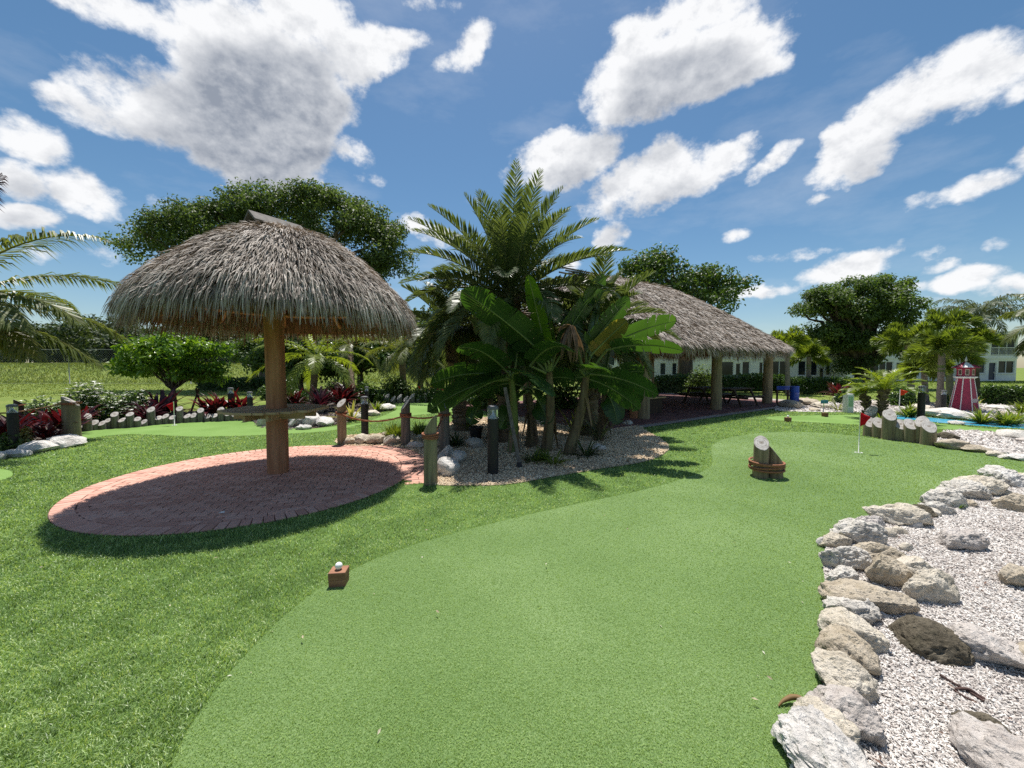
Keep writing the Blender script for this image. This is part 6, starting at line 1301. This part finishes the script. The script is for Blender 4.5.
# ------------------------------------------------------------------ far woods and fence beyond the field
def woods():
    m = MB(); r = np.random.default_rng(77)
    for k in range(130):
        x = r.uniform(-100, -14); Y = r.uniform(58, 84); top = r.uniform(5.5, 9.0) * (1.0 if x < -30 else .7); z0 = float(berm_z(x, Y)) - .5
        for q in range(9):
            c = np.array((x + r.normal(0, 1.8), Y + r.normal(0, 1.5), z0 + r.uniform(.12, 1) * top)); n = 95; d = unit(r.normal(0, 1, (n, 3))); P = c + d * (r.random(n) ** .45)[:, None] * np.array((1.9, 1.6, 1.2)) * r.uniform(.7, 1.2)
            N = unit(d * .5 + r.normal(0, .5, (n, 3)) + (0, 0, .5)); leaves(m, P, np.cross(N, r.normal(0, 1, (n, 3))), N, .6, .36, r.normal(.45, .1) + r.normal(0, .15, n))
        m.tube([(x, Y, z0), (x + .2, Y, z0 + top * .7)], [.2, .08], 6, var=.02)
    tag(m.build("woods", leafmat("wood_edge_leaf", [(.016, .034, .014), (.034, .06, .022), (.058, .09, .032), (.09, .12, .05)], .28, .55)), kind="stuff")
woods()
def back_woods():
    m = MB(); r = np.random.default_rng(78)
    for k in range(70):
        x = r.uniform(-16, 28); Y = r.uniform(52, 70); top = r.uniform(6, 10)
        for q in range(8):
            c = np.array((x + r.normal(0, 1.8), Y + r.normal(0, 1.5), r.uniform(.1, 1) * top)); n = 80; d = unit(r.normal(0, 1, (n, 3))); P = c + d * (r.random(n) ** .45)[:, None] * np.array((1.9, 1.6, 1.2))
            N = unit(d * .5 + r.normal(0, .5, (n, 3)) + (0, 0, .5)); leaves(m, P, np.cross(N, r.normal(0, 1, (n, 3))), N, .6, .36, r.normal(.45, .1) + r.normal(0, .15, n))
    tag(m.build("woods_beyond_grove", bpy.data.materials["wood_edge_leaf"]), kind="stuff")
back_woods()
M_galv = plain("galvanised_steel", (.30, .31, .32), .45, .6)
def chainlink():
    t = thing("chain_link_fence", "tall grey chain-link fence at the foot of the grassy field slope", "fence", (-30, 38.2, -.02)); H = 3.4
    for x in np.arange(-25.8, 27.1, 12.0):
        m = MB(); m.tube([(x, 0, -.1), (x, 0, H)], .035, 8); m.build("fence_post", M_galv, t, smooth=True)
    m = MB(); m.tube([(-27, 0, H), (27, 0, H)], .022, 6); m.tube([(-27, 0, .06), (27, 0, .06)], .012, 6)
    m.build("rail", M_galv, t, smooth=True)
    m = MB(); st = .24; V = []; 
    for x in np.arange(-27 - H, 27, st):
        for s in (1, -1):
            a = (x, 0) if s == 1 else (x, H); b_ = (x + H, H) if s == 1 else (x + H, 0); V.append((a, b_))
    for (a, b_) in V:
        if a[0] < -27 or b_[0] > 27: continue
        e = .006; P = np.array([(a[0] - e, 0, a[1]), (a[0] + e, 0, a[1]), (b_[0] + e, 0, b_[1]), (b_[0] - e, 0, b_[1])]); m.add(P, [[(0, 1, 2, 3)]])
    m.build("wire_mesh", M_galv, t)
chainlink()
# ------------------------------------------------------------------ apartments beyond the lawn
M_wall = noisemat("white_stucco", [(.3, (.72, .73, .72)), (.7, (.82, .83, .81))], .6, 6, .85, .15, .01)
M_trim = plain("white_trim", (.74, .75, .74), .5, wear=.04)
M_roof = noisemat("flat_roof", [(.3, (.30, .30, .29)), (.7, (.45, .45, .43))], 1.0, 5, .9, .1)
def panemat():
    m, t, p = mat("dark_window_glass"); f = t.noise(coords(t), 1.3, 3); t.l.new(t.ramp(f, [(.35, (.008, .012, .018)), (.65, (.035, .045, .055))]), p.inputs["Base Color"]); p.inputs["Roughness"].default_value = .12; p.inputs["Specular IOR Level"].default_value = .3; return m
M_pane = panemat()
M_screen = plain("dark_insect_screen", (.045, .05, .055), .7, wear=.25)
M_bluedoor = plain("dark_blue_door", (.012, .02, .07), .35)
M_curtain = plain("pale_blind", (.42, .43, .42), .8, wear=.1)
def wall_holes(m, x0, x1, z0, z1, holes, y, th):
    xs = sorted(set([x0, x1] + [h[0] for h in holes] + [h[1] for h in holes])); zs = sorted(set([z0, z1] + [h[2] for h in holes] + [h[3] for h in holes]))
    for a, b in zip(xs[:-1], xs[1:]):
        run = None
        for c, d in zip(zs[:-1], zs[1:]):
            solid = not any(h[0] <= (a + b) / 2 <= h[1] and h[2] <= (c + d) / 2 <= h[3] for h in holes)
            if solid and run is None: run = c
            if (not solid or d == z1) and run is not None:
                e = d if solid else c; m.box(((a + b) / 2, y + th / 2, (run + e) / 2), (b - a, th, e - run)); run = None
def building(label, x0, x1, Y, depth, H, openings, group="white apartment blocks", floorband=True):
    t = thing("apartment_building", label, "building", (x0, Y, 0), group); W = x1 - x0; m = MB(); holes = [o[1:5] for o in openings]
    wall_holes(m, 0, W, -.1, H, holes, 0, .2)
    m.box((.1, .2 + depth / 2, H / 2), (.2, depth, H)); m.box((W - .1, .2 + depth / 2, H / 2), (.2, depth, H)); m.box((W / 2, depth + .3, H / 2), (W, .2, H)); m.box((W / 2, 1.9, H / 2), (W - .42, .05, H - .02)); m.box((W / 2, .2 + .85, H * .5), (W - .42, 1.69, .2))
    m.build("wall", M_wall, t)
    m = MB(); m.box((W / 2, depth / 2 - .1, H + .14), (W + 1.0, depth + 1.4, .28)); m.build("roof", M_roof, t, bevel=.02)
    m = MB(); m.box((W / 2, -.83, H + .13), (W + 1.04, .05, .34)); m.build("fascia", M_trim, t)
    if floorband: m = MB(); m.box((W / 2, -.04, 2.72 if H > 5 else 2.4), (W, .075, .2)); m.build("floor_band", M_trim, t)
    for (kind, a, b, c, d, *ex) in openings:
        cx, cz, w, h = (a + b) / 2, (c + d) / 2, b - a, d - c; n = max(1, round(w / .95)); m = MB(); fr = .06
        for q in range(n + 1): m.box((a + fr / 2 + (w - fr) * q / n, .09, cz), (fr, .07, h))
        m.box((cx, .09, c + fr / 2), (w, .066, fr)); m.box((cx, .09, d - fr / 2), (w, .066, fr))
        nm = {"w": "window", "s": "screened_balcony", "d": "door"}[kind]
        f = m.build(nm, M_trim, t)
        m = MB(); m.box((cx, .135, cz), (w, .014, h)); m.build("pane" if kind == "w" else "screen" if kind == "s" else "door_leaf", M_pane if kind == "w" else M_screen if kind == "s" else M_bluedoor, f)
        if kind == "s":
            m = MB(); m.box((cx, -.03, c + .95), (w, .05, .06)); m.box((cx, -.03, c + .12), (w, .05, .05))
            for q in np.arange(a + .1, b, .14): m.box((q, -.03, c + .53), (.022, .022, .8))
            m.build("railing", M_trim, f)
        if kind == "w" and ex: m = MB(); m.box((cx, .2, c + h * .75), (w * .96, .02, h * .45)); m.build("blind", M_curtain, f)
        if kind == "w": m = MB(); m.box((cx, -.035, c - .03), (w + .16, .13, .06)); m.build("sill", M_trim, f)
        if kind == "d": m = MB(); m.box((b - .16, .11, 1.0), (.05, .06, .14)); m.build("handle", M_silver, f)
    return t
# near block: pictured columns -> metres on its facade
YA = 33.5; xa = lambda px: (px - 512) / F * YA; XA0 = xa(716); q = lambda px: xa(px) - XA0
building("white apartment block with dark windows nearest the thatched pavilion", XA0, xa(846.5), YA, 9, 4.1, [
    ("w", q(720), q(734), .85, 2.15), ("w", q(735.5), q(741), .85, 2.0), ("w", q(742), q(750), .85, 2.15), ("w", q(759), q(763.5), .5, 2.1), ("w", q(771), q(788), .6, 2.2), ("w", q(798), q(806.5), .9, 2.2, 1), ("w", q(807.5), q(818), .9, 2.2), ("w", q(819.5), q(824.5), .5, 1.6), ("w", q(826), q(831), .9, 2.2),
    ("w", q(722), q(748), 2.75, 3.8), ("w", q(757), q(790), 2.75, 3.8), ("w", q(800), q(820), 2.75, 3.8), ("s", q(826), q(845), 2.5, 3.95)])
YB = 46.0; xb = lambda px: (px - 512) / F * YB; XB0 = xb(850); q = lambda px: xb(px) - XB0
building("long white apartment block with screened balconies beyond the lighthouse", XB0, xb(1016), YB, 10, 5.5, [
    ("w", q(853), q(868), .9, 2.3), ("w", q(872), q(893), .4, 2.3), ("d", q(896), q(903.5), .05, 2.2), ("w", q(906), q(917), .5, 2.3), ("w", q(928), q(940), .9, 2.3, 1), ("w", q(941.5), q(953), .9, 2.3, 1), ("w", q(962), q(972), .9, 2.3), ("w", q(974), q(985), .9, 2.3, 1),
    ("d", q(988.5), q(996), .05, 2.2), ("w", q(998), q(1014), .9, 2.4), ("s", q(852), q(878), 3.0, 5.0), ("s", q(881), q(911), 3.0, 5.0), ("s", q(920), q(944), 3.0, 5.0), ("s", q(947), q(985), 3.0, 5.0), ("s", q(990), q(1014), 3.0, 5.0)])
YC = 41.0; xc = lambda px: (px - 512) / F * YC; XC0 = xc(630); q = lambda px: xc(px) - XC0
building("white apartment block glimpsed under the pavilion roof", XC0, xc(693), YC, 9, 5.3, [("w", q(640), q(648), .9, 2.1), ("w", q(660), q(666), .8, 2.1), ("w", q(672), q(677), .8, 2.1), ("w", q(682), q(690), .8, 2.1), ("w", q(640), q(650), 3.4, 4.6), ("w", q(660), q(672), 3.4, 4.6), ("w", q(680), q(690), 3.4, 4.6)])
# small far shed and low white wall to the left
YD = 50.0; xd = lambda px: (px - 512) / F * YD
t = thing("shed", "small pale shed with grey roof far beyond the field, left of the hut post", "shed", (xd(256), YD, -.1)); W = xd(266) - xd(253)
m = MB(); m.box((W / 2, 1.5, 1.0), (W + 1.6, 3, 2.0)); m.build("wall", M_wall, t)
m = MB(); m.beam((-.9, -.3, 2.0), (-.9, 1.5, 2.7), .06, .06); m.add([(-1.1, -.4, 2.02), (W + 1.1, -.4, 2.02), (W + 1.1, 1.5, 2.75), (-1.1, 1.5, 2.75), (W + 1.1, 3.4, 2.02), (-1.1, 3.4, 2.02)], [[(0, 1, 2, 3), (3, 2, 4, 5)]]); o = m.build("roof", M_roof, t); sd = o.modifiers.new("t", 'SOLIDIFY'); sd.thickness = .12
m = MB(); m.box((W / 2, -.02, 1.1), (W * .5, .06, .9)); m.build("window", M_pane, t)
# white ramp rail and air conditioner by the near block
b = G(740, 388.5); t = thing("ramp_rail", "white sloping ramp railing behind the hedge", "railing", b); s = b[1] / F
m = MB(); m.beam((-17 * s, 0, .55), (18 * s, 0, .95), .09, .16); m.build("rail", M_white, t, bevel=.01)
for dx, h in ((-16, .56), (0, .75), (17.5, 1.05)): m = MB(); m.box((dx * s, .06, h / 2 + .04), (.1, .1, h + .1)); m.build("rail_post", M_white, t, bevel=.01)
b = G(676, 385.5); t = thing("air_conditioner", "grey air-conditioning unit by the glimpsed white block", "air conditioner", b)
m = MB(); m.box((0, 0, .45), (1.0, .9, .9)); m.build("casing", plain("ac_grey", (.10, .105, .11), .5, wear=.25), t, bevel=.03)
m = MB(); m.lathe([(.38, .90), (.38, .93), (.10, .94)], 20); m.build("fan_guard", M_black, t)
m = MB()
for k in range(8): m.box((0, -.455, .12 + k * .09), (.86, .012, .03))
m.build("grille", M_black, t)
